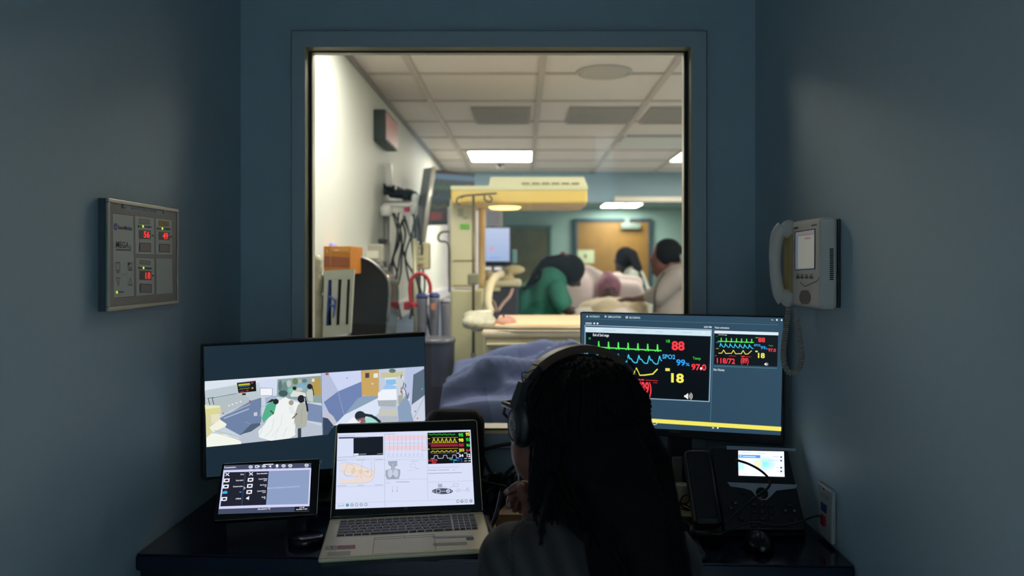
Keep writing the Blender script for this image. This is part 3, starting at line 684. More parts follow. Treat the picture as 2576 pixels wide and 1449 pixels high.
# equipment cart
t = root('equipment_cart', 'cream topped medical cart with dark drawers beside the nurse in green', 'cart', (P(1255, 0, 4.8).x, 4.8, 0))
zc = P(0, 722, 4.6).z
b = MB(); b.box((P(1202, 0, 4.6).x, 4.6, zc), (P(1312, 0, 4.6).x, 5.1, zc+.04), bev=.018, seg=3); b.build('top', mat('cart_top', 'd6cfb0', .4), t)
b = MB(); b.box((P(1208, 0, 4.6).x, 4.63, .1), (P(1303, 0, 4.6).x, 5.05, zc), bev=.008); b.build('body', mat('cart_dark', '3d3d4c', .4, var=.2, scale=12), t)
b = MB(); b.box((P(1206, 0, 4.6).x, 4.6, P(0, 733, 4.6).z), (P(1258, 0, 4.6).x, 4.64, zc), bev=.004); b.build('drawer_front', mat('drawer_cream', 'c7c099', .5), t)
b = MB(); fbox(b, 1206, 742, 1222, 750, 4.6, .03, .004); b.build('green_knob', mat('green_knob', '7f9f72', .4), t)
for x in (1212, 1296):
    b = MB(); c = P(x, 0, 4.7); b.lathe([(.001, -.012), (.045, -.012), (.05, 0), (.045, .012), (.001, .012)], (c.x, 4.8, .05), axis='x', seg=18); b.build('wheel', BLACK, t)
t = root('breathing_hose', 'thick white curved breathing hose rising from the warmer tray to the cart', 'hose', P(1235, 740, 4.1))
b = MB(); pth = crom([pp(650, 900, 3.95), pp(615, 800, 3.97), pp(620, 680, 4.0), pp(650, 560, 4.05), pp(700, 480, 4.2), pp(780, 430, 4.45)], 10); b.tube(pth, [.021+.002*(i % 2) for i in range(len(pth))], 12); b.build('hose', mat('ivory_hose', 'd9cfae', .5), t)
t = root('thin_hose', 'thin pinkish hose forming a V in front of the dark cart', 'hose', P(1250, 760, 4.3))
b = MB(); b.tube(crom([pp(915, 610, 4.4), pp(880, 700, 4.35), pp(800, 790, 4.3), pp(740, 880, 4.2)], 8), .009, 8); b.tube(crom([pp(640, 740, 4.3), pp(690, 780, 4.3), pp(720, 880, 4.2)], 8), .009, 8); b.build('hose', mat('pink_hose', 'a68a86', .5), t)
t = root('folded_linen', 'cream folded linen heaped on the cart top under the monitor', 'linen', pp(950, 380, 4.9))
blob('linen', [('e', pp(930, 380, 4.8), (.075, .07, .03)), ('e', pp(700, 470, 4.85), (.06, .06, .035)), ('e', pp(850, 490, 4.72), (.05, .05, .03)), ('e', pp(620, 450, 4.8), (.04, .05, .04)), ('e', pp(760, 500, 4.8), (.10, .06, .02))], mat('cream_linen', 'cfc49c', .8), t, voxel=.01)
t = root('light_bar', 'short pale blue upright bar beside the upright monitor', 'device', pp(938, 220, 5.05))
b = MB(); a = P(1288, 662, 5.05); c = P(1300, 628, 5.05); b.box((a.x, 5.05, a.z), (c.x, 5.08, c.z), bev=.006); b.build('body', mat('pale_blue_plastic', '86b9c6', .4), t)
# blue drape over a table just beyond the window
t = root('draped_table', 'table under a crumpled blue sheet just beyond the window sill', 'table', (P(1260, 0, 2.8).x, 2.75, 0))
xa, xb = P(1092, 0, 2.5).x, P(1500, 0, 2.5).x+.35
b = MB(); b.box((xa+.03, 2.42, .80), (xb, 3.10, .83)); b.build('tabletop', GREYP, t)
for sx in (xa+.06, xb-.06):
    for sy in (2.5, 3.02): MB().cyl((sx, sy, 0), (sx, sy, .80), .02, 12).build('leg', STEEL, t)
def foldz(x, y):
    d = 0
    for (fx, fy, ang, amp, wd) in ((-.05, 2.58, .38, .095, .11), (.20, 2.66, -.45, .085, .10), (-.16, 2.56, -.30, .04, .08), (.05, 2.95, .12, .07, .13), (.10, 2.46, .80, .06, .06), (.35, 2.85, -.2, .06, .12)):
        u = (x-fx)*math.cos(ang)+(y-fy)*math.sin(ang); v = -(x-fx)*math.sin(ang)+(y-fy)*math.cos(ang)
        d += amp*(max(0, 1-(v/wd if v > 0 else -v/wd/.30)))*math.exp(-(u/.34)**2)
    return d
b = MB()
def cloth(u, v):
    x = xa-.02+(xb-xa+.02)*u; y = 2.39+v*.72
    prof = .05+.05*min(1, v*1.6)+.04*math.sin(u*2.2)
    e = min(1, u/.06); f = min(1, v/.05); k = min(1, (1-v)/.08)
    z = .835+(prof+foldz(x, y))*e**.5*f**.5*k**.5
    if u < .05: z -= (.05-u)*8
    if v < .04: z -= (.04-v)*8
    return Vector((x, y, z+.003*math.sin(x*31+y*23)))
b.grid(cloth, 90, 60)
sheet = b.build('sheet', mat('blue_sheet', '525c82', .85, var=.04, scale=20), t)
sheet['label'] = 'crumpled blue sheet'
# ------------------------------------------------------------------ hospital bed with the patient
t = root('hospital_bed', 'raised hospital bed with white sheets behind the right computer screen', 'bed', (.7, 5.3, 0))
MB().box((.30, 4.55, .55), (.82, 6.55, .64), bev=.02).build('frame', GREYP, t)
MB().box((.31, 4.6, .64), (.81, 5.9, .80), bev=.05, seg=3).build('mattress', mat('sheet_white', 'd6cfcc', .8), t)
b = MB(); b.hexa([(.32, 5.75, .72), (.80, 5.75, .72), (.80, 5.9, .68), (.32, 5.9, .68), (.34, 6.35, 1.17), (.78, 6.35, 1.17), (.78, 6.48, 1.12), (.34, 6.48, 1.12)]); b.build('backrest', mat('sheet_white', ''), t)
for sx in (.36, .76):
    for sy in (4.7, 6.3): MB().cyl((sx, sy, 0), (sx, sy, .56), .03, 12).build('leg', STEEL, t)
def r46(x, y, Y): return P(1400+x/4.53, 480+y/4.53, Y)
t2 = root('pillow', 'large white pillow left of the patient head, beside the nurse in green', 'pillow', r46(300, 1050, 6.1), group='pillows of the hospital bed')
blob('pillow', [('p', [r46(130, 1230, 5.9), r46(200, 1120, 6.0), r46(300, 1010, 6.1)], [.20, .17, .09]), ('e', r46(420, 1120, 6.1), (.17, .10, .16)), ('e', r46(330, 1060, 6.1), (.14, .08, .16)), ('e', r46(160, 1300, 5.8), (.16, .12, .14))], mat('pillow_white', 'cbbfc0', .85), t2, voxel=.02, smooth=8)
t2 = root('pillow', 'white pillow right of the patient head, in front of the person with long dark braids', 'pillow', r46(820, 1100, 6.1), group='pillows of the hospital bed')
blob('pillow', [('c', r46(650, 1080, 6.15), r46(900, 1060, 6.1), .10, .07), ('c', r46(700, 1180, 6.0), r46(880, 1160, 6.0), .12, .09), ('e', r46(690, 1010, 6.2), (.07, .05, .07))], mat('pillow_white', ''), t2, voxel=.02, smooth=8)
# patient
SKIN = mat('brown_skin', '58332a', .55, var=.1, scale=20)
SKIND = mat('dark_brown_skin', '33201c', .55, var=.1, scale=20)
t = root('person', 'person lying in the hospital bed, patterned bonnet, white gown, facing this way', 'person', (.64, 5.7, .8))
h = r46(600, 1130, 5.75)
body = blob('body', [('e', h, (.075, .09, .105)), ('e', h+Vector((0, -.09, -.015)), (.014, .02, .018)), ('e', h+Vector((0, -.03, -.06)), (.05, .05, .05)), ('c', h+Vector((0, 0, -.08)), h+Vector((0, -.02, -.16)), .05, .055),
     ('c', h+Vector((0, -.03, -.22)), h+Vector((0, -.5, -.42)), .14, .13), ('c', h+Vector((-.16, -.05, -.2)), h+Vector((-.24, -.28, -.32)), .05, .04), ('c', h+Vector((.16, -.05, -.2)), h+Vector((.25, -.28, -.30)), .05, .04),
     ('c', h+Vector((-.24, -.28, -.32)), h+Vector((-.10, -.5, -.30)), .035, .03), ('c', h+Vector((-.1, -.55, -.40)), h+Vector((-.1, -1.0, -.30)), .08, .055), ('c', h+Vector((.1, -.55, -.40)), h+Vector((.1, -1.0, -.30)), .08, .055),
     ('c', h+Vector((.25, -.28, -.30)), h+Vector((.12, -.5, -.30)), .035, .03)], SKIN, t, voxel=.014)
b = MB()
for s_ in (-1, 1): b.ell(h+Vector((s_*.028, -.085, .012)), (.011, .006, .006))
b.build('eyes', mat('eye_dark', '120c0a', .3), t)
bn = blob('bonnet', [('e', h+Vector((0, .012, .03)), (.095, .10, .095)), ('e', h+Vector((-.01, .03, .115)), (.045, .04, .03)), ('e', h+Vector((.0, .03, -.02)), (.09, .08, .08))], mat('bonnet_cloth', '8d5a6c', .7, var=.5, scale=28), t, voxel=.01)
g = blob('gown', [('c', r46(350, 1380, 5.55), r46(480, 1350, 5.6), .08, .09), ('c', r46(480, 1350, 5.6), r46(700, 1345, 5.6), .09, .09), ('c', r46(700, 1345, 5.6), r46(800, 1380, 5.5), .09, .08), ('c', r46(600, 1420, 5.5), r46(600, 1500, 5.1), .14, .16), ('c', r46(800, 1360, 5.5), r46(950, 1350, 5.35), .07, .07), ('e', r46(880, 1300, 5.5), (.07, .1, .07))], mat('gown_cream', 'd0c3a8', .85, var=.05, scale=14), t, voxel=.018, smooth=6)
t = root('bed_sheet', 'white sheet heaped over the patient legs, behind the right computer screen', 'sheet', (.65, 5.0, .8))
blob('sheet', [('c', (.42, 5.1, .9), (.42, 4.7, .86), .16, .14), ('c', (.64, 5.1, .92), (.64, 4.7, .88), .16, .14), ('c', (.42, 5.2, .92), (.7, 5.2, .92), .14, .14), ('e', (.55, 4.75, .86), (.25, .15, .1))], mat('sheet_white', ''), t, voxel=.025)
# ------------------------------------------------------------------ standing people of the examination room
def face(b_list, h, yaw, s=1.0):
    Rm = Matrix.Rotation(yaw, 3, 'Z')
    def o(x, y, z): return Vector(h)+Rm @ Vector((x*s, y*s, z*s))
    pr = [('e', o(0, .01, .02), (.078*s, .095*s, .10*s), Rm), ('e', o(0, -.03, -.05), (.055*s, .06*s, .06*s), Rm), ('e', o(0, -.095, -.01), (.012*s, .02*s, .02*s), Rm), ('e', o(0, -.075, -.095), (.02*s, .02*s, .018*s), Rm),
          ('e', o(0, -.088, -.048), (.022*s, .010*s, .009*s), Rm), ('e', o(.08, .01, -.005), (.010*s, .02*s, .028*s), Rm), ('e', o(-.08, .01, -.005), (.010*s, .02*s, .028*s), Rm)]
    return pr, o
def hand(w_, dirv, up, s=1.0, curl=.3):
    d = Vector(dirv).normalized(); u = Vector(up); u = (u-d*u.dot(d)).normalized(); sd = d.cross(u); pr = []
    w_ = Vector(w_)
    pr.append(('c', w_+d*.02*s, w_+d*.075*s+sd*.018*s, .020*s, .013*s)); pr.append(('c', w_+d*.02*s, w_+d*.075*s-sd*.018*s, .020*s, .013*s))
    for k, L in enumerate((.062, .072, .068, .052)):
        bs = w_+d*.082*s+sd*(.028-.0185*k)*s; m_ = bs+d*L*.5*s-u*curl*.01*s; e_ = m_+(d*L*.45-u*L*curl*.7)*s
        pr.append(('c', bs-d*.012*s, m_, .0092*s, .0085*s)); pr.append(('c', m_, e_, .0085*s, .007*s))
    tb = w_+d*.03*s+sd*.022*s; tm = tb+(d*.03+sd*.026-u*.008)*s; pr.append(('c', tb, tm, .012*s, .010*s)); pr.append(('c', tm, tm+(d*.03+sd*.004-u*.01)*s, .010*s, .008*s))
    return pr
def legs(x, y, zh, pants, t, s=1.0, yaw=0):
    Rm = Matrix.Rotation(yaw, 3, 'Z'); pr = []
    for sx in (-1, 1):
        a = Vector((x, y, zh))+Rm @ Vector((sx*.09, 0, 0)); k = Vector((x, y, zh*.52))+Rm @ Vector((sx*.09, -.02, 0)); f = Vector((x, y, .09))+Rm @ Vector((sx*.10, .02, 0))
        pr += [('c', a, k, .085*s, .060*s), ('c', k, f, .058*s, .038*s)]
    return pr
def feet(x, y, t, yaw=0):
    Rm = Matrix.Rotation(yaw, 3, 'Z')
    for sx in (-1, 1):
        a = Vector((x, y, .045))+Rm @ Vector((sx*.10, .03, 0)); c = Vector((x, y, .035))+Rm @ Vector((sx*.11, -.14, 0))
        blob('shoe', [('c', a, c, .045, .035)], mat('shoe_dark', '1d1d22', .6), t, voxel=.01)
def braids(t, starts, ends, n, r, seed, m, name='braids', sag=.03):
    rnd = random.Random(seed); b = MB()
    for i in range(n):
        a = Vector(starts)+Vector([rnd.uniform(-.03, .03) for _ in range(3)]); e = Vector(ends)+Vector([rnd.uniform(-.025, .025) for _ in range(3)])
        m_ = a.lerp(e, .5)+Vector((rnd.uniform(-.01, .01)+sag, rnd.uniform(-.01, .01), rnd.uniform(-.01, .02)))
        p = crom([a, m_, e], 7); b.tube(p, [r*(1-.5*k/len(p)) for k in range(len(p))], 6)
    return b.build(name, m, t)
HAIR = mat('black_hair', '101217', .85, var=.3, scale=80, spec=.15)
# nurse in green, bending to the right over the bed
YN = 5.15
t = root('person', 'person in green scrubs bending over the bed, long dark hair over the back', 'person', (P(1365, 0, YN).x, YN, 0))
h = P(1432, 682, YN+.05); hip = Vector((P(1352, 0, YN).x, YN, .92)); sh = P(1392, 706, YN)
pr, o = face([], h, R(115)); 
pr = pr+[('c', h+Vector((-.04, 0, -.04)), sh+Vector((.0, 0, .0)), .05, .055), ('c', sh, hip+Vector((0.02, 0, .2)), .09, .09), ('c', hip+Vector((0.02, 0, .2)), hip, .09, .12),
      ('c', sh+Vector((0, -.13, -.04)), P(1418, 775, YN-.2), .045, .036), ('c', P(1418, 775, YN-.2), P(1455, 800, YN-.05), .034, .026), ('c', sh+Vector((0, .13, -.04)), P(1425, 775, YN+.2), .045, .036), ('c', P(1425, 775, YN+.2), P(1462, 795, YN+.15), .034, .026)]
pr += hand(P(1455, 800, YN-.05), (1, .1, -.2), (0, 0, 1)) + hand(P(1462, 795, YN+.15), (1, -.1, -.2), (0, 0, 1)) + legs(hip.x, hip.y, .92, None, t, yaw=R(90))
blob('body', pr, SKIND, t, voxel=.011)
g_ = P(1380, 0, YN)
blob('scrub_top', [('c', P(1384, 712, YN-.03), P(1372, 760, YN-.03), .118, .125), ('c', P(1372, 760, YN), hip, .13, .15), ('c', P(1348, 716, YN+.08), P(1318, 775, YN+.04), .055, .075), ('c', P(1340, 712, YN+.05), P(1384, 712, YN), .05, .11), ('c', P(1400, 730, YN-.16), P(1410, 764, YN-.2), .065, .06), ('c', P(1404, 730, YN+.16), P(1420, 760, YN+.2), .065, .06), ('e', P(1322, 760, YN), (.10, .10, .13)), ('c', P(1320, 775, YN), hip+Vector((-.02, 0, -.12)), .09, .16)],
     mat('scrub_green', '2f7f6c', .8, var=.10, scale=12), t, voxel=.016, smooth=5)
blob('scrub_trousers', [(q_[0], q_[1], q_[2], q_[3]+.014, q_[4]+.022) for q_ in legs(hip.x, hip.y, .9, None, t, yaw=R(90))]+[('e', hip, (.15, .17, .14))], mat('scrub_green', ''), t, voxel=.016)
feet(hip.x, hip.y, t, R(90))
blob('hair', [('e', h+Vector((.0, -.0, .015)), (.112, .105, .105)), ('e', P(1385, 664, YN), (.085, .07, .055)), ('c', P(1372, 664, YN-.02), P(1345, 690, YN-.06), .040, .028), ('c', P(1345, 690, YN-.10), P(1326, 716, YN-.12), .020, .012), ('c', P(1410, 668, YN), P(1380, 664, YN), .08, .06)], HAIR, t, voxel=.010)
braids(t, P(1352, 680, YN-.12), P(1324, 724, YN-.14), 7, .006, 4, HAIR)
MB().ell(P(1416, 641, YN), (.022, .02, .022)).build('hair_tie', mat('maroon_band', '6a2430', .6), t)
# person in grey coat at the right edge
YW = 5.0
t = root('person', 'person in grey coat at the right window edge, arm reaching to the patient', 'person', (P(1690, 0, YW).x, YW, 0))
h = P(1672, 648, YW); X0 = P(1688, 0, YW).x
pr, o = face([], h, R(-80))
hip = Vector((X0+.03, YW, .9)); sh = Vector((X0+.02, YW, 1.27))
pr += [('c', h+Vector((.02, 0, -.06)), sh+Vector((0, 0, .05)), .048, .052), ('c', sh, hip+Vector((0, 0, .2)), .12, .11), ('c', hip+Vector((0, 0, .2)), hip, .11, .13),
       ('c', sh+Vector((-.02, -.15, 0)), P(1650, 745, YW-.1), .05, .04), ('c', P(1650, 745, YW-.1), P(1590, 752, YW+.15), .034, .026), ('c', sh+Vector((0, .15, 0)), P(1660, 770, YW+.2), .05, .04)]
pr += hand(P(1590, 752, YW+.15), (-1, .3, -.1), (0, 0, 1)) + legs(hip.x, hip.y, .9, None, t, yaw=R(-90))
blob('body', pr, SKIN, t, voxel=.011)
blob('coat', [('c', sh+Vector((.01, 0, -.02)), hip+Vector((0, 0, .15)), .135, .15), ('c', hip+Vector((0, 0, .15)), hip+Vector((0, 0, -.35)), .155, .20), ('c', sh+Vector((0, -.14, 0)), P(1655, 742, YW-.12), .072, .062), ('c', P(1655, 742, YW-.12), P(1638, 745, YW-.06), .06, .055), ('c', sh+Vector((0, .14, 0)), P(1662, 765, YW+.2), .072, .06), ('c', sh+Vector((.0, -.14, 0)), sh+Vector((0, .14, 0)), .075, .075)],
     mat('coat_grey', '8f8886', .85, var=.06, scale=14), t, voxel=.016, smooth=5)
blob('trousers', [(q_[0], q_[1], q_[2], q_[3]+.01, q_[4]+.015) for q_ in legs(hip.x, hip.y, .75, None, t, yaw=R(-90))], mat('trouser_dark', '24262c', .8), t, voxel=.016)
feet(hip.x, hip.y, t, R(-90))
blob('hair', [('e', h+Vector((.022, 0, .025)), (.102, .098, .105)), ('e', h+Vector((.10, 0, .02)), (.045, .05, .05)), ('c', h+Vector((.12, -.02, .02)), h+Vector((.15, -.03, -.12)), .035, .02), ('c', h+Vector((.15, -.03, -.12)), h+Vector((.16, -.03, -.28)), .02, .012)], HAIR, t, voxel=.010)
b = MB(); b.tube(crom([h+Vector((.095, -.07, .02)), h+Vector((.10, -.08, -.03)), h+Vector((.115, -.08, -.09))], 5), .010, 8); b.build('ribbon', mat('grey_ribbon', '8b949c', .6), t)
b = MB(); b.tube(crom([P(1672, 685, YW-.15), P(1655, 712, YW-.19), P(1647, 745, YW-.21), P(1648, 785, YW-.2)], 6), .006, 8); b.build('lanyard', BLACK, t)
# reflected person with braids behind the pillows, built as a solid body
YV = 7.3
t = root('person', 'mirror reflection of a person in pale coat with dark braids, built solid', 'person', (P(1590, 0, YV).x, YV, 0))
h = P(1570, 654, YV); X0 = P(1590, 0, YV).x
pr, o = face([], h, R(-75))
hip = Vector((X0+.05, YV, .9)); sh = Vector((X0+.0, YV, P(0, 690, YV).z))
pr += [('c', h+Vector((.03, 0, -.06)), sh+Vector((0, 0, .04)), .045, .05), ('c', sh, hip+Vector((0, 0, .2)), .11, .11), ('c', hip+Vector((0, 0, .2)), hip, .11, .13), ('c', sh+Vector((0, -.15, 0)), P(1570, 740, YV-.15), .045, .038), ('c', P(1570, 740, YV-.15), P(1545, 745, YV-.05), .034, .026), ('c', sh+Vector((0, .15, 0)), P(1575, 740, YV+.15), .045, .038)]
pr += hand(P(1545, 745, YV-.05), (-1, .2, -.1), (0, 0, 1)) + legs(hip.x, hip.y, .9, None, t, yaw=R(-90))
blob('body', pr, SKIND, t, voxel=.012)
blob('coat', [('c', sh+Vector((.0, 0, -.03)), hip+Vector((0, 0, .15)), .125, .14), ('c', hip+Vector((0, 0, .15)), hip+Vector((0, 0, -.35)), .15, .19), ('c', sh+Vector((0, -.13, 0)), P(1568, 735, YV-.15), .07, .058), ('c', sh+Vector((0, .13, 0)), P(1575, 735, YV+.15), .07, .058), ('c', sh+Vector((.0, -.13, 0)), sh+Vector((0, .13, 0)), .07, .07)],
     mat('coat_pale', '9aa39a', .85, var=.05, scale=14), t, voxel=.018, smooth=5)
blob('trousers', [(q_[0], q_[1], q_[2], q_[3]+.01, q_[4]+.015) for q_ in legs(hip.x, hip.y, .75, None, t, yaw=R(-90))], mat('trouser_dark', ''), t, voxel=.016)
feet(hip.x, hip.y, t, R(-90))
blob('hair', [('e', h+Vector((.015, 0, .03)), (.10, .095, .10)), ('e', h+Vector((-.0, -.0, .0)), (.09, .098, .09)), ('c', h+Vector((.07, -.04, .05)), h+Vector((.13, -.09, -.08)), .055, .035)], HAIR, t, voxel=.012)
b = MB(); rnd = random.Random(8)
for i in range(16):
    j = rnd.uniform(-6, 4); p = crom([P(1585+j, 635, YV-.12), P(1598+j, 668, YV-.17), P(1612+j*.8, 700, YV-.17), P(1622+j*.6, 730, YV-.14)], 6); b.tube(p, .009, 6)
for i in range(7):
    j = rnd.uniform(-4, 4); p = crom([P(1572+j, 672, YV-.14), P(1563+j, 690, YV-.18), P(1560+j, 703, YV-.17)], 6); b.tube(p, .008, 6)
b.build('braids', HAIR, t)
# ------------------------------------------------------------------ desk
ZD = .75
DESKM = mat('navy_desk_laminate', '0b1224', .13, var=.06, scale=60, spec=.6)
t = root('desk', 'dark navy glossy desk running from wall to wall under the window', 'desk', (-.07, 1.8, 0))
fl = (XL+.003, 1.562); fr2 = (XR-.003, 1.500)
b = MB(); b.prism([(fl[0], fl[1], ZD-.035), (fr2[0], fr2[1], ZD-.035), (fr2[0], D-.003, ZD-.035), (fl[0], D-.003, ZD-.035)], (0, 0, .035))
bmesh.ops.bevel(b.bm, geom=[e for e in b.bm.edges if abs(e.verts[0].co.z-e.verts[1].co.z) < 1e-6 and max(e.verts[0].co.y, e.verts[1].co.y) < 1.6], offset=.004, segments=2, affect='EDGES')
b.build('desktop', DESKM, t)
b = MB(); b.prism([(fl[0], fl[1]+.02, ZD-.14), (fr2[0], fr2[1]+.02, ZD-.14), (fr2[0], fr2[1]+.04, ZD-.14), (fl[0], fl[1]+.04, ZD-.14)], (0, 0, .105)); b.build('apron', mat('desk_apron', '07090f', .4), t)
for x in (XL+.02, XR-.06):
    MB().box((x, 1.62, 0), (x+.04, 2.1, ZD-.035)).build('leg_panel', mat('desk_apron', ''), t)
# ------------------------------------------------------------------ left screen
def screen_stand(t, F, w_, base_c):
    b = MB(); c = F @ Vector((w_/2, .045, .05)); b.box((c.x-.03, c.y-.01, ZD+.012), (c.x+.03, c.y+.015, c.z+.1), bev=.004); b.build('stand', BLACK, t)
    b = MB(); b.box((c.x-.11, c.y-.09, ZD), (c.x+.11, c.y+.05, ZD+.012), bev=.005); b.build('stand_base', BLACK, t)
bl = P(511, 1210, 1.767); br = P(1070.5, 0, 2.105); br.z = bl.z
F = plane_frame(bl, br, bl+Vector((0, 0, 1))); w_ = (br-bl).length; h_ = P(0, 868, 1.767).z-bl.z
t = root('computer_monitor', 'wide flat screen at the left showing two camera views of the hospital room', 'monitor', (F @ Vector((w_/2, 0, 0))), F.to_3x3())
MB().box((0, 0, 0), (w_, .03, h_), T=F, bev=.003).build('housing', BLACK, t)
screen_stand(t, F, w_, None)
cv = Canvas(F, 480, 820, 3.45)
cv.poly([(112, 178), (2028, 90), (2036, 1020), (2030, 1180), (135, 1312)], '1b2c38')
# left camera view
def ln(a, b_, u): return (a[0]+(b_[0]-a[0])*u, a[1]+(b_[1]-a[1])*u)
cv.poly([(120, 480), (1130, 410), (1138, 945), (135, 1050)], 'c6d2dc')
cv.poly([(120, 480), (1130, 410), (1131, 450), (600, 490), (120, 560)], 'dbe4ee')
cv.poly([(120, 560), (560, 480), (600, 640), (240, 760), (128, 700)], 'bcc9cf')
cv.poly([(590, 470), (750, 458), (745, 620), (610, 610)], 'd3dcf2')
cv.poly([(250, 800), (520, 650), (610, 620), (612, 830), (430, 950), (300, 880)], '7083a6')       # wainscot
cv.poly([(120, 660), (400, 580), (500, 620), (520, 650), (270, 770), (255, 700)], 'b4bfc4')
cv.line([(190, 625), (395, 585)], 6, '77828c'); cv.line([(300, 770), (510, 680)], 10, 'a4b0c0'); cv.line([(290, 800), (500, 720)], 12, 'a8b6cc')
cv.poly([(430, 950), (612, 830), (1000, 830), (1138, 870), (1140, 945), (440, 1020)], 'b9c2d0')   # floor
cv.poly([(1010, 665), (1132, 680), (1137, 840), (1010, 820)], '7c8fb2'); cv.line([(1005, 660), (1132, 685)], 10, 'd0d8e2')
cv.poly([(750, 462), (1128, 430), (1132, 668), (1010, 660), (745, 612)], '8fa3a4')               # mirror
for (x, y, c, rx, ry) in ((775, 520, '5d7a78', 18, 50), (815, 540, '6d8885', 22, 55), (850, 500, 'b6c6c0', 20, 30), (905, 480, '6b7f62', 24, 28), (945, 480, 'aab4a0', 16, 20), (985, 475, '5d7c8a', 22, 18), (800, 585, '3e5f5f', 40, 28), (960, 530, '7fb0d0', 40, 26), (940, 550, 'c3c8bb', 30, 16)): cv.oval(x, y, rx, ry, c)
cv.poly([(1040, 455), (1122, 450), (1128, 600), (1070, 600)], 'b79a52'); cv.rect(1048, 458, 1072, 482, 'dfe3d4')
cv.oval(870, 560, 24, 22, '7dc9ac'); cv.oval(898, 540, 18, 16, '28302f'); cv.poly([(860, 600), (890, 560), (990, 580), (1000, 610), (870, 615)], 'dce0dc')
cv.oval(1030, 525, 22, 24, '23282c'); cv.poly([(1000, 580), (1020, 545), (1058, 560), (1060, 660), (1015, 650)], 'c2cac2'); cv.line([(1050, 520), (1062, 570), (1064, 600)], 8, '23282c')
cv.poly([(397, 490), (562, 472), (566, 565), (412, 582)], '14171c'); cv.line([(400, 492), (562, 474)], 5, 'a8a8c8')
def wave(x0, x1, y0, y1, amp, n, w2, c, kind='ecg'):
    p = []
    pts_ = {'ecg': ((0, 0), (.35, 0), (.42, -.12), (.5, 0), (.58, 0), (.62, 1), (.68, -.15), (.72, 0), (1, 0)), 'spo': ((0, 0), (.18, 1), (.3, .45), (.42, .5), (.6, .12), (.8, -.05), (1, 0)), 'resp': ((0, 0), (.3, 0), (.5, 1), (.72, -.1), (1, 0)), 'zig': ((0, 0), (.5, 1), (1, 0)), 'sq': ((0, 0), (.3, 0), (.36, 1), (.7, 1), (.76, 0), (1, 0))}[kind]
    for k in range(n):
        for (u, v) in pts_: uu = (k+u)/n; p.append((x0+(x1-x0)*uu, y0+(y1-y0)*uu-v*amp))
    cv.line(p, w2, c)
wave(412, 510, 518, 508, 12, 8, 7, 'c9c832', 'zig'); wave(415, 512, 532, 520, 8, 7, 4, '4474b8', 'zig'); wave(420, 508, 552, 541, 8, 4, 4, '9a944e', 'zig')
cv.text('88', 518, 488, 540, 500, 'c03434', .02); cv.text('18', 524, 530, 541, 546, 'c8bc50', .02); cv.text('118/72', 418, 564, 462, 578, 'c03434', .02); cv.text('89', 478, 552, 500, 566, 'c03434', .02)
cv.poly([(440, 585), (475, 580), (475, 600), (445, 600)], '2c343c')
cv.poly([(597, 540), (707, 532), (708, 600), (600, 610)], 'f2f4fa'); cv.frame(599, 538, 706, 604, 4, '75808c')
cv.line([(150, 630), (165, 690)], 6, '39424a'); cv.line([(182, 620), (198, 680)], 6, '39424a'); cv.line([(140, 628), (200, 620)], 5, '4c555c')
cv.poly([(120, 680), (255, 700), (262, 745), (128, 790)], 'd9d792'); cv.poly([(120, 690), (250, 690), (255, 705), (125, 720)], 'e6e8c8')
cv.poly([(170, 770), (250, 760), (250, 830), (180, 845)], 'e6e0c0'); cv.poly([(128, 790), (175, 780), (180, 950), (133, 980)], 'd8d2a0'); cv.poly([(160, 880), (250, 810), (310, 850), (300, 870), (190, 920)], 'f2f2de')
cv.poly([(133, 970), (180, 930), (300, 940), (432, 1000), (436, 1022), (135, 1050)], 'f3f6ea'); cv.line([(200, 905), (420, 960), (436, 1000)], 4, 'aab0a8'); cv.line([(230, 930), (430, 990)], 4, 'b8bcb0')
for (x, y) in ((330, 690), (360, 680), (395, 667), (430, 655)): cv.oval(x, y, 8, 7, 'e3e6ea')
cv.oval(512, 652, 10, 8, 'b8584c'); cv.oval(278, 758, 10, 7, 'b8786c'); cv.rect(545, 750, 575, 778, 'c5ccd8'); cv.line([(470, 830), (540, 860), (500, 880)], 6, '8b97ab')
cv.poly([(430, 940), (520, 850), (600, 840), (600, 860), (520, 915)], '4f6276'); cv.line([(600, 780), (610, 700), (660, 690), (620, 840)], 5, 'aab4c4')
cv.poly([(640, 620), (740, 600), (745, 640), (650, 700)], 'a9b6cc')
cv.poly([(760, 650), (820, 615), (880, 650), (940, 665), (940, 760), (900, 900), (905, 945), (850, 975), (690, 995), (590, 965), (585, 910), (640, 850), (700, 760)], 'eef3f2')
cv.line([(720, 800), (700, 900), (640, 960)], 5, 'd3dcdc'); cv.line([(790, 760), (780, 860), (700, 960)], 5, 'd8e0e0'); cv.line([(830, 880), (800, 960)], 6, 'd6dede'); cv.line([(620, 880), (600, 940)], 5, 'd0d8da'); cv.line([(760, 880), (730, 975)], 4, 'd6dede')
cv.oval(868, 665, 22, 22, 'a59a8c'); cv.poly([(840, 700), (880, 685), (905, 770), (860, 760)], 'e3eaea')
cv.poly([(650, 690), (700, 655), (740, 680), (720, 760), (665, 800), (630, 840), (612, 800)], '54b08c'); cv.oval(735, 655, 25, 24, '22292a'); cv.poly([(650, 670), (700, 632), (745, 640), (690, 660)], '2a3030'); cv.line([(690, 735), (715, 760)], 10, '5b3a30')
cv.poly([(925, 690), (955, 655), (1000, 680), (1012, 760), (1000, 870), (955, 890), (905, 880), (895, 780)], 'b0b2a8'); cv.oval(955, 632, 31, 34, '20232a'); cv.line([(985, 620), (1005, 690), (1010, 735)], 15, '1d2026'); cv.line([(918, 760), (880, 800)], 9, '5b3a30'); cv.line([(983, 625), (988, 650)], 6, 'd6dce0'); cv.rect(925, 888, 955, 965, '39414c')
cv.line([(905, 760), (895, 850)], 4, '8c8f86'); cv.line([(960, 720), (955, 840)], 4, '97998f')
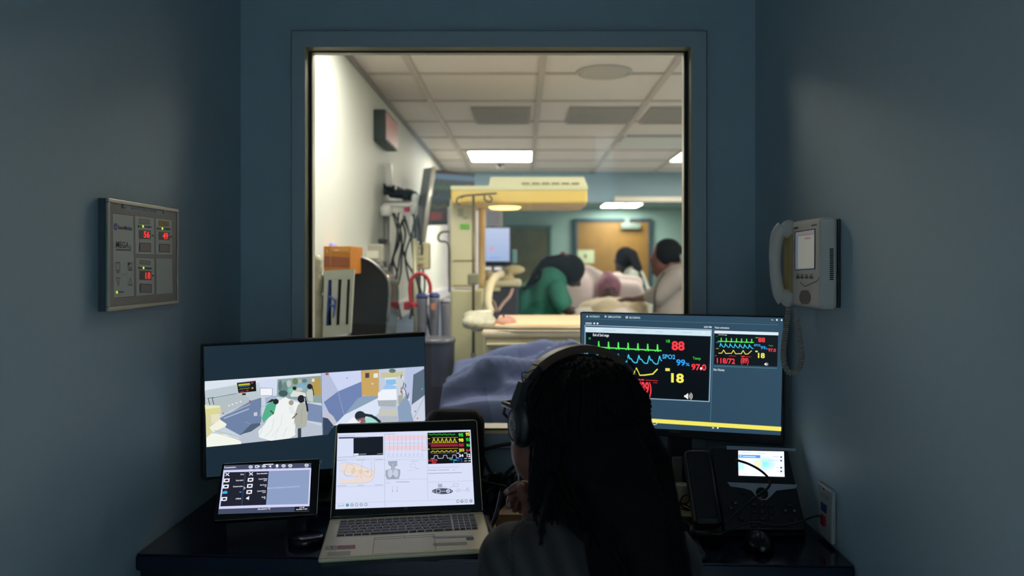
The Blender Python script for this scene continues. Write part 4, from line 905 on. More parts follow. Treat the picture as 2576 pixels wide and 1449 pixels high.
# right camera view
cv.poly([(1131, 408), (2020, 350), (2030, 848), (1240, 862), (1180, 942), (1140, 945)], 'b9c4e2')
cv.poly([(1131, 408), (1475, 385), (1480, 480), (1275, 565), (1135, 640)], 'cdd6f2')
cv.poly([(1131, 408), (1190, 404), (1275, 560), (1320, 700), (1140, 660)], 'b7c0dc')
cv.poly([(1272, 568), (1478, 482), (1482, 608), (1330, 770)], '7186b4'); cv.poly([(1150, 660), (1272, 568), (1330, 770), (1240, 862), (1200, 760)], '6f82b0')
cv.line([(1272, 568), (1326, 770)], 3, 'aab6d0')
cv.poly([(1480, 612), (1640, 605), (1640, 740), (1600, 780), (1560, 850), (1330, 858), (1240, 862), (1330, 770)], 'd9e4f4')
cv.poly([(1480, 608), (1632, 605), (1632, 618), (1450, 622), (1350, 745), (1330, 770)], '8aa0b8')
cv.poly([(1472, 388), (1628, 378), (1628, 608), (1482, 604)], 'caa663'); cv.rect(1510, 408, 1545, 448, '4a4a48'); cv.rect(1582, 412, 1620, 446, 'e8eae8'); cv.oval(1572, 500, 7, 8, 'e0dcd0'); cv.rect(1165, 408, 1192, 424, 'b8505c'); cv.oval(1353, 450, 6, 6, '8b94aa')
cv.poly([(1628, 378), (1860, 362), (1850, 700), (1640, 700)], 'c2cddd')
cv.poly([(1645, 405), (1835, 395), (1840, 440), (1650, 448)], 'c9c49a'); cv.oval(1745, 388, 30, 18, '5d7a6c'); cv.poly([(1680, 450), (1780, 445), (1785, 540), (1690, 545)], 'e0e6ea')
cv.poly([(1685, 465), (1775, 460), (1778, 505), (1690, 515)], '8cc0ea'); cv.poly([(1660, 545), (1690, 500), (1780, 520), (1780, 560)], '9cc4ee')
cv.poly([(1620, 580), (1660, 550), (1780, 545), (1785, 640), (1620, 645)], 'f0f2fc'); cv.poly([(1615, 645), (1780, 640), (1775, 700), (1625, 695)], 'aab2b8'); cv.poly([(1630, 720), (1790, 715), (1790, 780), (1625, 785)], 'c6c8bc'); cv.poly([(1630, 780), (1790, 780), (1800, 850), (1640, 852)], 'b3bcc6')
cv.poly([(1785, 440), (1830, 430), (1850, 660), (1800, 700)], 'cfd3d8')
for k in range(14):
    rr = random.Random(k); x = rr.uniform(1800, 1900); y = rr.uniform(400, 640); cv.line([(x, y), (x+rr.uniform(-20, 20), y+rr.uniform(20, 60))], 7, ('3c444c', '5a6570', 'e4e8ec', '8a4a48', '49525c')[k % 5])
cv.rect(1795, 600, 1835, 670, 'a6ab9c')
cv.poly([(1790, 700), (1860, 600), (1900, 680), (1935, 848), (1800, 850)], '8ba0bc'); cv.poly([(1930, 420), (2020, 370), (2024, 600), (1915, 680)], '5c6d80'); cv.poly([(1915, 680), (2024, 600), (2030, 848), (1935, 848), (1905, 740)], 'ccd4e4')
cv.line([(1930, 420), (1915, 680)], 5, '3f4c5c'); cv.oval(2003, 545, 5, 8, '46c0c8'); cv.oval(1943, 740, 6, 8, 'd06060'); cv.oval(1962, 800, 6, 8, 'd06060'); cv.line([(1930, 800), (2020, 620)], 5, '9aa6bc')
cv.poly([(1140, 760), (1180, 738), (1230, 780), (1265, 840), (1240, 862), (1190, 800), (1140, 790)], 'c4c4cf'); cv.poly([(1140, 790), (1185, 800), (1235, 862), (1185, 942), (1141, 945)], '3a4862')
cv.poly([(1340, 850), (1400, 790), (1430, 800), (1440, 858)], 'eef2f6')
cv.poly([(1510, 800), (1560, 780), (1620, 815), (1645, 852), (1480, 856)], '9fe0d4'); cv.oval(1465, 780, 47, 44, '26303a'); cv.poly([(1430, 810), (1500, 790), (1515, 830), (1480, 850)], '93656a'); cv.line([(1510, 770), (1560, 778), (1600, 800), (1635, 830)], 22, '272c36'); cv.oval(1463, 825, 6, 6, 'f0eef4')
scr = cv.build('screen', M_SCREEN, t, .001)
# ------------------------------------------------------------------ right screen
bl = P(1459, 0, 2.04); br = P(1972, 1123, 1.853); bl.z = br.z
F = plane_frame(bl, br, bl+Vector((0, 0, 1))); w_ = (br-bl).length; h_ = P(0, 797, 1.853).z-bl.z
t = root('computer_monitor', 'wide flat screen at the right showing heart rate traces and vital numbers on dark blue', 'monitor', (F @ Vector((w_/2, 0, 0))), F.to_3x3())
MB().box((0, 0, 0), (w_, .03, h_), T=F, bev=.003).build('housing', BLACK, t)
screen_stand(t, F, w_, None)
cv = Canvas(F, 1430, 770, 3.916)
cv.poly([(128, 68), (2118, 115), (2090, 1272), (120, 1165)], '2f4a5e')
W = 'e6f2f6'
cv.line([(165, 125), (2065, 185)], 3, '4b7a86')
cv.poly([(175, 108), (185, 92), (197, 108)], W); cv.text('PATIENTS', 210, 94, 308, 113, 'b9d4dc', .02); cv.ring(366, 102, 7, 7, 4, W); cv.text('SIMULATION', 390, 96, 517, 117, 'b9d4dc', .02); cv.ring(576, 110, 9, 9, 5, W); cv.text('RECORDING', 600, 104, 708, 124, 'b9d4dc', .02)
cv.line([(2000, 136), (2018, 137)], 5, W); cv.oval(2054, 136, 9, 9, W); cv.oval(2100, 138, 8, 9, W)
cv.text('0:02:00', 170, 160, 230, 178, W, .02); cv.rect(248, 162, 264, 178, W); cv.oval(288, 171, 9, 9, W); cv.text('2:35 PM', 1335, 198, 1410, 215, W, .02)
cv.line([(165, 188), (1410, 232), (1388, 940), (730, 908)], 6, 'a9c6da'); cv.line([(165, 188), (163, 900), (730, 908)], 6, 'a9c6da')
cv.poly([(170, 205), (1405, 240), (1403, 296), (170, 255)], 'd2e8f2')
for (xa, xb) in ((195, 265), (335, 470), (670, 745), (862, 930), (1115, 1215)): cv.line([(xa, 232+(xa-195)*.03), (xb, 232+(xb-195)*.03)], 12, 'c3dbe6')
cv.poly([(1325, 268), (1333, 252), (1345, 270)], 'f4fbff')
cv.poly([(176, 260), (1398, 300), (1378, 932), (172, 870)], '050b11')
cv.text('End of 2nd stage', 243, 272, 400, 306, 'f2f6f6', .015)
cv.rect(200, 308, 221, 328, '1f9a3c')
wave(240, 915, 402, 438, 56, 7, 11, '5cea5c', 'ecg')
cv.text('HR', 963, 330, 1005, 360, '35cf3c', .02); cv.text('88', 1017, 345, 1145, 437, 'f6404a', .035)
wave(167, 881, 525, 568, 72, 7, 9, '44c8ee', 'spo'); cv.line([(881, 568), (899, 492), (911, 530), (920, 538)], 9, '44c8ee')
cv.text('SPO2', 926, 476, 1053, 521, '44aef4', .025); cv.text('99', 1063, 524, 1152, 588, '2f9df2', .03); cv.text('%', 1155, 558, 1196, 590, '2f9df2', .02)
cv.text('Temp', 1226, 500, 1304, 535, '37c83e', .015); cv.text('97.0', 1212, 570, 1358, 633, 'f6404a', .03); cv.oval(1307, 613, 11, 11, 'ffffff')
wave(300, 745, 645, 678, 62, 3, 10, 'f2e65a', 'resp'); cv.line([(745, 680), (832, 668), (876, 622)], 12, 'f2e65a')
cv.rect(956, 610, 1000, 640, 'e6e070'); cv.text('18', 1013, 662, 1138, 755, 'f8ee62', .035)
cv.text('118/72', 225, 730, 560, 880, 'f6404a', .03)
cv.text('(89)', 690, 745, 820, 898, 'f6404a', .028); cv.line([(680, 722), (742, 726)], 12, 'f6404a'); cv.line([(760, 728), (880, 734)], 6, 'c83038'); cv.line([(838, 752), (875, 755)], 8, 'a02830')
def speaker_icon(x, y, s_, c):
    cv.poly([(x, y-10*s_), (x+12*s_, y-10*s_), (x+38*s_, y-32*s_), (x+38*s_, y+32*s_), (x+12*s_, y+10*s_), (x, y+10*s_)], c)
    for r_ in (14, 28, 42)[:2 if s_ < .9 else 3]: cv.line([(x+38*s_+r_*s_*math.cos(a), y+r_*s_*math.sin(a)) for a in (-.9, -.45, 0, .45, .9)], 5*s_, c)
speaker_icon(1142, 887, 1, 'f4f4f4')
cv.line([(1430, 225), (1400, 1135)], 4, '51869a')
cv.text('Next animation', 1443, 202, 1585, 222, 'd8e6ea', .012)
cv.poly([(1440, 240), (2070, 258), (2068, 288), (1438, 268)], 'dcecf6')
cv.poly([(1440, 270), (2066, 290), (2056, 596), (1436, 572)], '050b11')
cv.text('End of 2nd stage', 1480, 278, 1562, 290, 'f2f6f6', .015)
wave(1475, 1825, 345, 357, 32, 7, 8, '5cea5c', 'ecg'); wave(1492, 1822, 400, 415, 36, 7, 7, '44c8ee', 'spo'); wave(1482, 1770, 462, 470, 32, 3, 7, 'f2e65a', 'resp'); cv.line([(1770, 470), (1804, 440)], 7, 'f2e65a')
cv.line([(1458, 296), (1470, 298)], 5, '1f9a3c'); cv.line([(1455, 357), (1482, 358)], 5, '3088c8'); cv.line([(1455, 417), (1480, 418)], 5, 'c8be40'); cv.line([(1845, 310), (1866, 311)], 8, '37c83e')
cv.text('88', 1870, 308, 1938, 356, 'f6404a', .03); cv.text('SPO2', 1828, 374, 1892, 396, '44aef4', .02); cv.text('99', 1894, 392, 1942, 426, '2f9df2', .025); cv.text('%', 1943, 410, 1962, 427, '2f9df2', .02); cv.text('Temp', 1972, 382, 2014, 398, '37c83e', .015); cv.text('97.0', 1968, 416, 2044, 450, 'f6404a', .025)
cv.rect(1842, 438, 1866, 453, 'e6e070'); cv.text('18', 1868, 460, 1935, 512, 'f8ee62', .03); cv.text('118/72', 1463, 512, 1642, 566, 'f6404a', .025); cv.text('(89)', 1698, 508, 1775, 580, 'f6404a', .025)
cv.line([(1704, 494), (1735, 495)], 8, 'f6404a'); cv.line([(1582, 490), (1650, 492)], 5, 'a02830'); cv.line([(1750, 496), (1802, 500)], 6, 'a02830'); cv.oval(1453, 487, 9, 9, '8a2028')
speaker_icon(1930, 571, .55, 'f4f4f4')
cv.line([(1436, 590), (2055, 612)], 5, '57889a'); cv.text('No Notes', 1430, 614, 1538, 638, 'd8e6ea', .012)
cv.poly([(130, 1065), (790, 1105), (2098, 1188), (2096, 1230), (800, 1145), (128, 1100)], 'f6ea64')
cv.ring(850, 1148, 24, 18, 5, 'f0f0d0'); cv.poly([(1412, 1202), (1426, 1188), (1440, 1203)], W); cv.oval(1472, 1198, 9, 9, W)
cv.build('screen', M_SCREEN, t, .001)
b = MB(); c0 = F @ Vector((w_*.46, -.001, .014)); b.box((0, -.001, 0), (.03, 0, .006), T=Matrix.Translation(F @ Vector((w_*.46, 0, .012))) @ F.to_3x3().to_4x4()); b.build('badge', mat('dim_grey_print', '3c4043', .4), t)
# ------------------------------------------------------------------ laptop
A1 = P(828.5, 1305, 1.722); A1.z = .77; B1 = P(1212, 1292, 1.757); B1.z = .77; C1 = P(806, 1405, 1.488); C1.z = .77
wl_ = .351; xdir = Vector((math.cos(R(8.8)), math.sin(R(8.8)), 0)); C1.x -= .005; ydir = Vector((-xdir.y, xdir.x, 0))
fl_ = C1
F = Matrix((xdir, ydir, Vector((0, 0, 1)))).transposed().to_4x4(); F.translation = Vector((C1.x, C1.y, ZD))
t = root('laptop', 'open silver laptop with a white simulation screen, in front of the left monitor', 'laptop', F.translation, F.to_3x3())
DP = .238; TH = .02
b = MB(); b.box((0, 0, .010), (wl_, DP, TH), T=F, bev=.0045, seg=3); base = b.build('base', mat('laptop_silver', 'f3dfb4', .4, .08, var=.03), t)
MB().box((.006, .008, 0), (wl_-.006, DP-.008, .0105), T=F).build('underside', BLACK, t)
def lp(x, y, z=0): return F @ Vector((x, y, TH+z))
LT = F @ Matrix.Translation((0, 0, TH))
# screen lid
tilt = R(40)
LF = F @ Matrix.Translation((.0, DP-.004, TH+.002)) @ Matrix.Rotation(-tilt, 4, 'X')
LH = .238
b = MB(); b.box((.002, 0, 0), (wl_-.002, .008, LH), T=LF, bev=.004, seg=3); lid = b.build('lid', mat('laptop_lid_black', '0a0c10', .35), t)
b = MB(); b.tube([LF @ Vector((.002, -.001, .0)), LF @ Vector((.002, -.001, LH-.006)), LF @ Vector((.008, -.001, LH-.001)), LF @ Vector((wl_-.008, -.001, LH-.001)), LF @ Vector((wl_-.002, -.001, LH-.006)), LF @ Vector((wl_-.002, -.001, 0))], .0011, 6); b.build('lid_trim', mat('laptop_silver', ''), lid)
b = MB(); b.cyl(LF @ Vector((.03, .004, .0)), LF @ Vector((.10, .004, .0)), .006, 10); b.cyl(LF @ Vector((wl_-.10, .004, .0)), LF @ Vector((wl_-.03, .004, .0)), .006, 10); b.build('hinge', DGREY, t)
cv = Canvas(LF, 820, 1030, 5.367)
cv.poly([(157, 325), (1952, 278), (2003, 1283), (128, 1350)], 'd9e0f8')
G = '9aa2b8'; G2 = 'b6bdd0'
cv.line([(155, 330), (1950, 290)], 3, 'c4cadc')
cv.line([(788, 335), (795, 1320)], 5, G2); cv.line([(1360, 325), (1375, 1225)], 4, G2); cv.line([(150, 690), (1365, 680)], 4, G2); cv.line([(150, 672), (785, 662)], 3, G2); cv.line([(140, 1050), (790, 1035)], 4, G2); cv.line([(800, 955), (1368, 940)], 4, G2); cv.line([(1372, 990), (1985, 965)], 4, G2); cv.line([(135, 1270), (2000, 1212)], 4, G2); cv.line([(800, 600), (800, 345)], 3, G2)
cv.poly([(172, 380), (772, 368), (772, 385), (172, 398)], '3a4150'); cv.poly([(372, 392), (772, 372), (772, 618), (372, 628)], '161c26'); cv.poly([(375, 600), (440, 597), (440, 622), (375, 626)], 'e4e8f4'); cv.line([(450, 610), (540, 606)], 14, '7c8698'); cv.line([(695, 603), (765, 600)], 12, '6a8c78'); cv.line([(380, 384), (560, 380)], 8, '707888')
for (xa, ya, xb) in ((165, 650, 400), (155, 693, 280), (415, 686, 520), (660, 683, 765), (155, 1036, 270), (430, 1030, 510), (665, 1024, 760), (800, 338, 940), (1290, 558, 1342), (160, 365, 395)): cv.line([(xa, ya), (xb, ya-(xb-xa)*.025)], 7, 'a3abc0')
cv.poly([(805, 362), (1340, 350), (1342, 415), (808, 428)], 'ecd0de'); cv.poly([(810, 495), (1345, 480), (1346, 548), (812, 560)], 'ecd0de')
for k in range(10): x = 858+k*55; cv.line([(x, 352), (x+3, 560)], 3, '8f98ac'); 
cv.line([(805+i*18, 462+5*math.sin(i*.9)) for i in range(30)], 3, '98a4b4'); 
for k in range(9): x = 850+k*56; cv.line([(x, 575), (x+2, 665)], 2, 'c0c6d6'); cv.line([(x-18, 660), (x-10, 610), (x+4, 600), (x+14, 655)], 3, 'a8b0c2')
# pelvis drawing
cv.poly([(190, 770), (250, 735), (370, 735), (500, 790), (600, 830), (640, 870), (650, 705), (660, 860), (640, 930), (590, 980), (500, 995), (190, 1010), (190, 935), (300, 965), (420, 930), (300, 880), (230, 870)], 'ecdcd4')
cv.poly([(350, 800), (520, 800), (610, 830), (632, 870), (600, 915), (520, 910), (440, 860), (340, 850)], 'f0ddd0')
for pts_ in (((190, 745), (260, 725), (400, 740), (500, 780), (600, 820), (645, 850)), ((290, 740), (380, 775), (340, 900), (250, 880), (290, 740)), ((190, 825), (240, 850), (260, 890), (410, 918), (440, 880)), ((350, 830), (370, 800), (410, 840), (350, 860), (350, 830)), ((430, 850), (470, 820), (510, 850), (560, 835), (600, 855)), ((490, 705), (480, 820), (470, 900), (490, 945)), ((610, 705), (620, 860), (600, 910)), ((650, 705), (658, 850), (640, 930), (590, 980), (500, 998), (190, 1008)), ((440, 860), (500, 870), (520, 900), (600, 915), (635, 870))): cv.line([(v.x, v.y) for v in crom([(x, y, 0) for x, y in pts_], 5)], 3, 'a59c9c')
cv.oval(370, 835, 24, 20, 'e8cfa8'); cv.oval(475, 845, 26, 18, 'e8cfa8'); cv.oval(560, 850, 22, 12, 'e0c8b0')
# torso drawing
cv.poly([(835, 705), (965, 700), (960, 745), (970, 755), (945, 775), (930, 785), (925, 800), (1003, 820), (1003, 880), (985, 945), (825, 950), (805, 900), (805, 830), (880, 805), (880, 780), (845, 755)], 'a2aabf')
for sx, cx in ((1, 868), (-1, 942)): cv.oval(cx, 870, 35, 58, 'c8d0e2')
cv.line([(905, 740), (907, 830)], 6, 'b8dce4'); cv.poly([(905, 885), (860, 945), (955, 943)], '98a1b6')
cv.frame(1142, 740, 1205, 790, 3, 'a8b0c2'); cv.line([(1155, 708), (1240, 704)], 5, G); cv.line([(1105, 834), (1190, 830)], 4, G2); cv.line([(1205, 806), (1258, 803)], 5, G)
cv.line([(945, 985), (1125, 985)], 8, G); cv.line([(805, 990), (860, 988)], 4, G2); cv.line([(805, 1008), (880, 1004)], 4, G2)
cv.line([(898, 1045), (900, 1120)], 3, 'a08c98'); cv.line([(962, 1043), (962, 1118)], 3, 'a08c98'); cv.oval(898, 1110, 7, 9, 'b8a0a8'); cv.oval(960, 1110, 7, 9, 'b8a0a8')
# vital tile
cv.poly([(1370, 322), (1940, 308), (1957, 726), (1378, 745)], '0c0e12')
cv.line([(1385+i*12, 345+((-1)**i)*(12 if i % 3 else 4)) for i in range(31)], 4, '2fc83a'); cv.text('95', 1788, 328, 1853, 376, '38e040', .04); cv.text('95', 1885, 318, 1938, 366, 'f0e43c', .04)
for k in range(6): x = 1430+k*56; cv.poly([(x, 458), (x+14, 415), (x+28, 385), (x+44, 430), (x+58, 455), (x+40, 450), (x+28, 420), (x+12, 455)], 'b8b030')
cv.line([(1375, 402), (1400, 401)], 10, 'c8bc30'); cv.line([(1430, 390), (1780, 384)], 7, '9a9430'); cv.line([(1425, 460), (1775, 452)], 6, 'c8bc30'); cv.text('98', 1790, 398, 1856, 448, 'f0e43c', .05); cv.text('97.0', 1890, 392, 1942, 440, '38e040', .04)
cv.line([(1375, 470), (1405, 470)], 18, 'a02840'); cv.poly([(1415, 470), (1780, 462), (1780, 510), (1415, 520)], '6a1c2c'); cv.line([(1415+i*14, 492+((-1)**i)*9) for i in range(27)], 5, 'c83450'); cv.text('100/60', 1790, 465, 1860, 510, 'b82c48', .05); cv.text('98.6', 1895, 470, 1945, 512, '38e040', .04)
cv.line([(1378, 545), (1392, 545)], 14, 'c8bc30'); cv.line([(1425, 543), (1780, 532)], 8, 'a09428'); cv.line([(1415+i*12, 585-((i % 5) in (2, 3))*14-i*.3) for i in range(30)], 12, 'c0a828'); cv.text('20/10', 1795, 535, 1865, 580, 'e0d440', .05); cv.text('6.4', 1892, 538, 1948, 576, 'e04050', .04)
cv.line([(1420, 605), (1800, 592)], 4, '7c8088'); wave(1420, 1790, 672, 662, 40, 3, 7, 'c8d0e0', 'sq'); cv.text('34', 1795, 612, 1855, 652, 'e8ecf4', .04); cv.text('12', 1900, 606, 1950, 652, 'e8ecf4', .04); cv.line([(1765, 600), (1800, 600)], 12, 'b4bcc8'); cv.line([(1870, 597), (1905, 597)], 12, 'b4bcc8')
cv.text('115/75', 1385, 682, 1503, 712, 'e04050', .04); cv.text('(88)', 1430, 716, 1488, 740, 'd03848', .04); cv.text('TOF', 1665, 675, 1710, 695, '38c8d8', .03); cv.text('100', 1718, 682, 1762, 704, '38c8d8', .03); cv.text('0', 1820, 668, 1840, 690, '3060e8', .04); cv.line([(1768, 680), (1808, 678)], 12, '2c50c8'); cv.text('0', 1820, 698, 1840, 716, '3060e8', .04); cv.line([(1768, 704), (1800, 703)], 12, '2c50c8'); cv.text('4', 1716, 712, 1734, 730, '38c8d8', .03)
cv.line([(1870, 672), (1900, 671)], 10, 'c8ccd8'); cv.line([(1925, 670), (1950, 669)], 12, 'c8ccd8'); cv.line([(1870, 705), (1900, 704)], 10, 'c8ccd8'); cv.line([(1925, 703), (1952, 702)], 12, 'c8ccd8')
for (xa, ya, xb, wd) in ((1380, 797, 1800, 5), (1380, 832, 1500, 10), (1515, 829, 1660, 9), (1380, 875, 1830, 11), (1720, 826, 1735, 9)): cv.line([(xa, ya), (xb, ya-(xb-xa)*.03)], wd, 'aab0c4')
cv.oval(1572, 1113, 142, 40, '4a5468'); cv.frame(1490, 1090, 1540, 1138, 6, 'd8def0'); cv.line([(1545, 1114), (1620, 1112)], 5, 'd8def0'); cv.oval(1648, 1112, 25, 25, 'd8def0'); cv.oval(1648, 1112, 9, 9, '4a5468'); cv.oval(1455, 1116, 14, 12, '8d96a8'); cv.oval(1690, 1110, 12, 12, '8d96a8')
cv.rect(1512, 1016, 1568, 1062, '9aa2b4'); cv.rect(1524, 1024, 1556, 1052, 'd8def0'); cv.oval(1540, 1038, 9, 9, '4a5468'); cv.line([(1568, 1050), (1610, 1055), (1640, 1080)], 3, '9aa2b4'); cv.frame(1720, 1012, 1782, 1050, 4, '9aa2b4'); cv.line([(1720, 1045), (1690, 1060), (1668, 1085)], 3, '9aa2b4')
cv.poly([(1745, 1105), (1785, 1080), (1828, 1098), (1785, 1128)], 'aeb6c8'); cv.poly([(1755, 1105), (1785, 1087), (1818, 1098), (1785, 1118)], 'd9e0f8'); cv.line([(1828, 1104), (1885, 1102)], 3, '9aa2b4'); cv.ring(1910, 1104, 24, 16, 4, '9aa2b4'); cv.ring(1910, 1078, 9, 12, 4, '9aa2b4')
cv.text('50:49', 160, 1296, 248, 1322, '98a2b8', .005)
for k, x in enumerate((291, 353, 415, 477, 540)): cv.oval(x, 1302-k*2, 21, 21, '3c8890' if k == 0 else '6f7888'); cv.oval(x, 1302-k*2, 15, 15, '58a8b0' if k == 0 else 'd9e0f8')
cv.oval(353, 1300, 8, 9, 'a0a8ba'); cv.oval(477, 1296, 7, 5, '8890a4')
for k, x in enumerate((1777, 1834, 1892, 1956)): cv.oval(x, 1252-k*2, 21, 21, '6f7888'); cv.oval(x, 1252-k*2, 15, 15, 'd9e0f8')
cv.oval(1834, 1254, 12, 6, 'c05c60'); cv.oval(1956, 1248, 10, 10, '98a0b4')
cv.build('screen', M_SCREEN, lid, .0012)
b = MB(); c = LF @ Vector((wl_*.49, -.0006, .016)); T = LF @ Matrix.Translation((wl_*.49, -.0008, .013)) @ Matrix.Rotation(R(90), 4, 'X'); b.lathe([(.0001, 0), (.0052, 0), (.0052, -.0006)], seg=24, T=T); b.build('emblem', mat('dim_grey_print', '3c4043', .4), lid)
# keyboard deck
b = MB(); b.box((.0235, .118, -.0002), (.3285, .2165, .0006), T=LT, bev=0); well = b.build('keyboard', mat('laptop_deck_shade', 'c4b08a', .4, .15), t)
KM = mat('laptop_key', '241d1a', .5)
kx0, kx1, ky0, ky1 = .025, .327, .1195, .2155
rows = [(0, 13, .55), (1, 14, 1), (2, 14, 1), (3, 13, 1), (4, 12, 1), (5, 11, 1)]
rowh = (ky1-ky0)/5.55; mainw = .248
widths = {0: [1]*15, 1: [1]*13+[1.9], 2: [1.5]+[1]*12+[1.4], 3: [1.75]+[1]*11+[2.15], 4: [2.2]+[1]*10+[1.7], 5: [1.1, 1.1, 1.1, 1.1, 5.2, 1.1, 1.1, 1.1, 1.5, 1.2]}
y = ky1; g_ = .0011
protok = None
def key(x0, x1, y0, y1):
    MB().box((x0+g_, y0+g_*.8, .0004), (x1-g_, y1-g_*.8, .0022), T=LT, bev=.0005, seg=1).build('key', KM, well)
for r_ in range(6):
    hh = rowh*(.55 if r_ == 0 else 1); tot = sum(widths[r_]); x = kx0
    for wk in widths[r_]: xx = x+mainw*wk/tot; key(x, xx, y-hh, y); x = xx
    x = kx0+mainw+.002; nw = (kx1-x)/4
    for k in range(4):
        if r_ >= 4 and k == 0: key(x, x+nw, y-hh, y)
        elif not (k == 3 and r_ in (2, 4)) : key(x+k*nw, x+(k+1)*nw, y-hh*(2 if (k == 3 and r_ in (1, 3)) else 1), y)
    y -= hh
b = MB(); b.box((.105, .008, 0), (.232, .088, .0003), T=LT); tp = b.build('touchpad', mat('touchpad_silver', 'ead6ac', .4, .08), t)
b = MB()
for s_ in (((.105, .0875), (.232, .0885)), ((.105, .008), (.106, .1)), ((.231, .008), (.232, .1)), ((.105, .0995), (.232, .1)), ((.168, .0885), (.169, .1))): b.box((s_[0][0], s_[0][1], .0002), (s_[1][0], s_[1][1], .0005), T=LT)
b.build('touchpad_line', mat('line_brown', '6b5b40', .5), tp)
TF = LT @ Matrix.Rotation(R(-90), 4, 'X')   # frame: z towards the back of the laptop
def stick(nm, f):
    cv = Canvas(TF, 780, 1260, 5.152); f(cv); cv.build(nm, M_PRINT, t, .0004)
stick('round_logo_sticker', lambda cv: (cv.poly([(193, 588), (345, 582), (343, 632), (190, 636)], 'd6c5a0'), cv.ring(252, 608, 36, 20, 6, 'a03c30'), cv.ring(312, 606, 32, 20, 6, 'a03c30'), cv.oval(280, 606, 14, 16, '5a3450')))
stick('red_sticker', lambda cv: (cv.poly([(355, 582), (588, 572), (586, 618), (350, 628)], 'b02c30'), cv.line([(400, 588), (545, 582)], 7, 'c88078'), cv.line([(365, 610), (575, 602)], 7, 'c88078')))
stick('pale_sticker', lambda cv: (cv.poly([(225, 665), (525, 652), (522, 700), (218, 716)], 'd0be9a'), cv.line([(235, 692), (480, 680)], 6, '8c8070')))
stick('certification_strip', lambda cv: (cv.poly([(1592, 548), (2030, 532), (2035, 565), (1592, 582)], 'b8a98a'), cv.line([(1600, 566), (2020, 550)], 8, '8c8272')))
stick('speaker_strip', lambda cv: cv.poly([(1585, 462), (2110, 448), (2112, 470), (1588, 486)], 'c2b8a2'))
stick('grey_sticker', lambda cv: (cv.poly([(2022, 476), (2120, 472), (2126, 506), (2028, 510)], '4a4a48'), cv.line([(2040, 490), (2108, 488)], 8, '6c6c68')))
stick('blue_sticker', lambda cv: (cv.poly([(2213, 594), (2320, 590), (2330, 640), (2222, 645)], '1f3a54'), cv.line([(2232, 616), (2312, 613)], 8, '4a6680')))
stick('power_mark', lambda cv: cv.poly([(340, 282), (415, 278), (415, 292), (338, 296)], 'cfd4dc'))

# ------------------------------------------------------------------ touch panel
bl = P(536, 0, 1.59); bl.z = P(0, 1311, 1.59).z; br = P(797, 0, 1.632); br.z = bl.z
F = plane_frame(bl, br, Vector((bl.x-.0194, 1.69, P(0, 1163, 1.69).z)))
w_ = (br-bl).length; h_ = math.hypot(1.69-1.59, P(0, 1163, 1.69).z-bl.z)
t = root('touch_panel', 'black tilted tabletop touch panel with a dark menu, beside the laptop on the left', 'touch panel', (F @ Vector((w_/2, .05, 0))).xy.to_3d()+Vector((0, 0, ZD)))
MB().box((0, 0, 0), (w_, .016, h_), T=F, bev=.004, seg=3).build('housing', BLACKG, t)
a = F @ Vector((.02, .018, .0)); c = F @ Vector((w_-.06, .018, h_*.8))
b = MB(); b.hexa([Vector((a.x, 1.625, ZD)), Vector((c.x, 1.65, ZD)), Vector((c.x, 1.72, ZD)), Vector((a.x, 1.70, ZD)), F @ Vector((.02, .012, .02)), F @ Vector((w_-.06, .012, .02)), F @ Vector((w_-.06, .02, h_*.75)), F @ Vector((.02, .02, h_*.75))]); b.build('stand', BLACK, t)
b = MB(); b.cyl(F @ Vector((w_-.002, .004, h_-.008)), F @ Vector((w_+.004, .004, h_-.008)), .0028, 10); b.build('side_button', STEEL, t)
cv = Canvas(F, 520, 1130, 5.797)
cv.poly([(255, 238), (1525, 204), (1495, 910), (165, 952)], '454c64')
cv.poly([(245, 308), (1525, 275), (1498, 835), (177, 876)], 'd2d4f6')
cv.poly([(265, 342), (905, 325), (865, 815), (200, 838)], '20212f'); cv.poly([(905, 322), (1502, 304), (1478, 802), (865, 815)], '8d9fc4')
cv.poly([(555, 336), (575, 335), (520, 822), (502, 823)], '2f3d50')
cv.text('Presentation', 258, 254, 428, 282, 'eef0ff', .01)
for k, (x, y) in enumerate(((642, 262), (740, 257), (835, 255), (925, 253), (1027, 249), (1122, 247), (1219, 245), (1457, 240))):
    if k == 1: cv.rect(x-32, y-18, x+12, y+18, 'eef0ff'); cv.rect(x-22, y-8, x+2, y+8, '454c64'); cv.poly([(x+14, y-4), (x+32, y-16), (x+32, y+16), (x+14, y+6)], 'eef0ff')
    elif k == 3: cv.poly([(x-24, y), (x+16, y-18), (x+16, y+20)], 'eef0ff')
    elif k == 4: cv.oval(x, y-2, 20, 24, 'eef0ff')
    else: cv.oval(x, y, 30, 22 if k != 2 else 16, 'eef0ff'); cv.oval(x, y, 17, 11 if k != 2 else 7, '454c64'); cv.oval(x, y, 7, 6, 'eef0ff')
    cv.line([(x-26, y+34), (x+26, y+33)], 6, 'aab0cc')
cv.line([(828, 230), (968, 224)], 14, 'eef0ff')
def xm(x, y): cv.line([(x-24, y-20), (x+24, y+20)], 12, 'eef0ff'); cv.line([(x+24, y-20), (x-24, y+20)], 12, 'eef0ff')
xm(302, 374); xm(648, 366)
cv.text('Close', 492, 362, 545, 382, 'eef0ff', .02); cv.text('Close Annotation', 730, 348, 888, 370, 'eef0ff', .02)
for (x, y) in ((293, 461), (281, 550), (640, 452), (630, 541), (621, 630), (257, 732)): cv.rect(x-37, y-25, x+37, y+25, 'eef0ff'); cv.rect(x-20, y-10, x+20, y+12, '20212f'); cv.line([(x-8, y+28), (x+10, y+28)], 8, 'eef0ff')
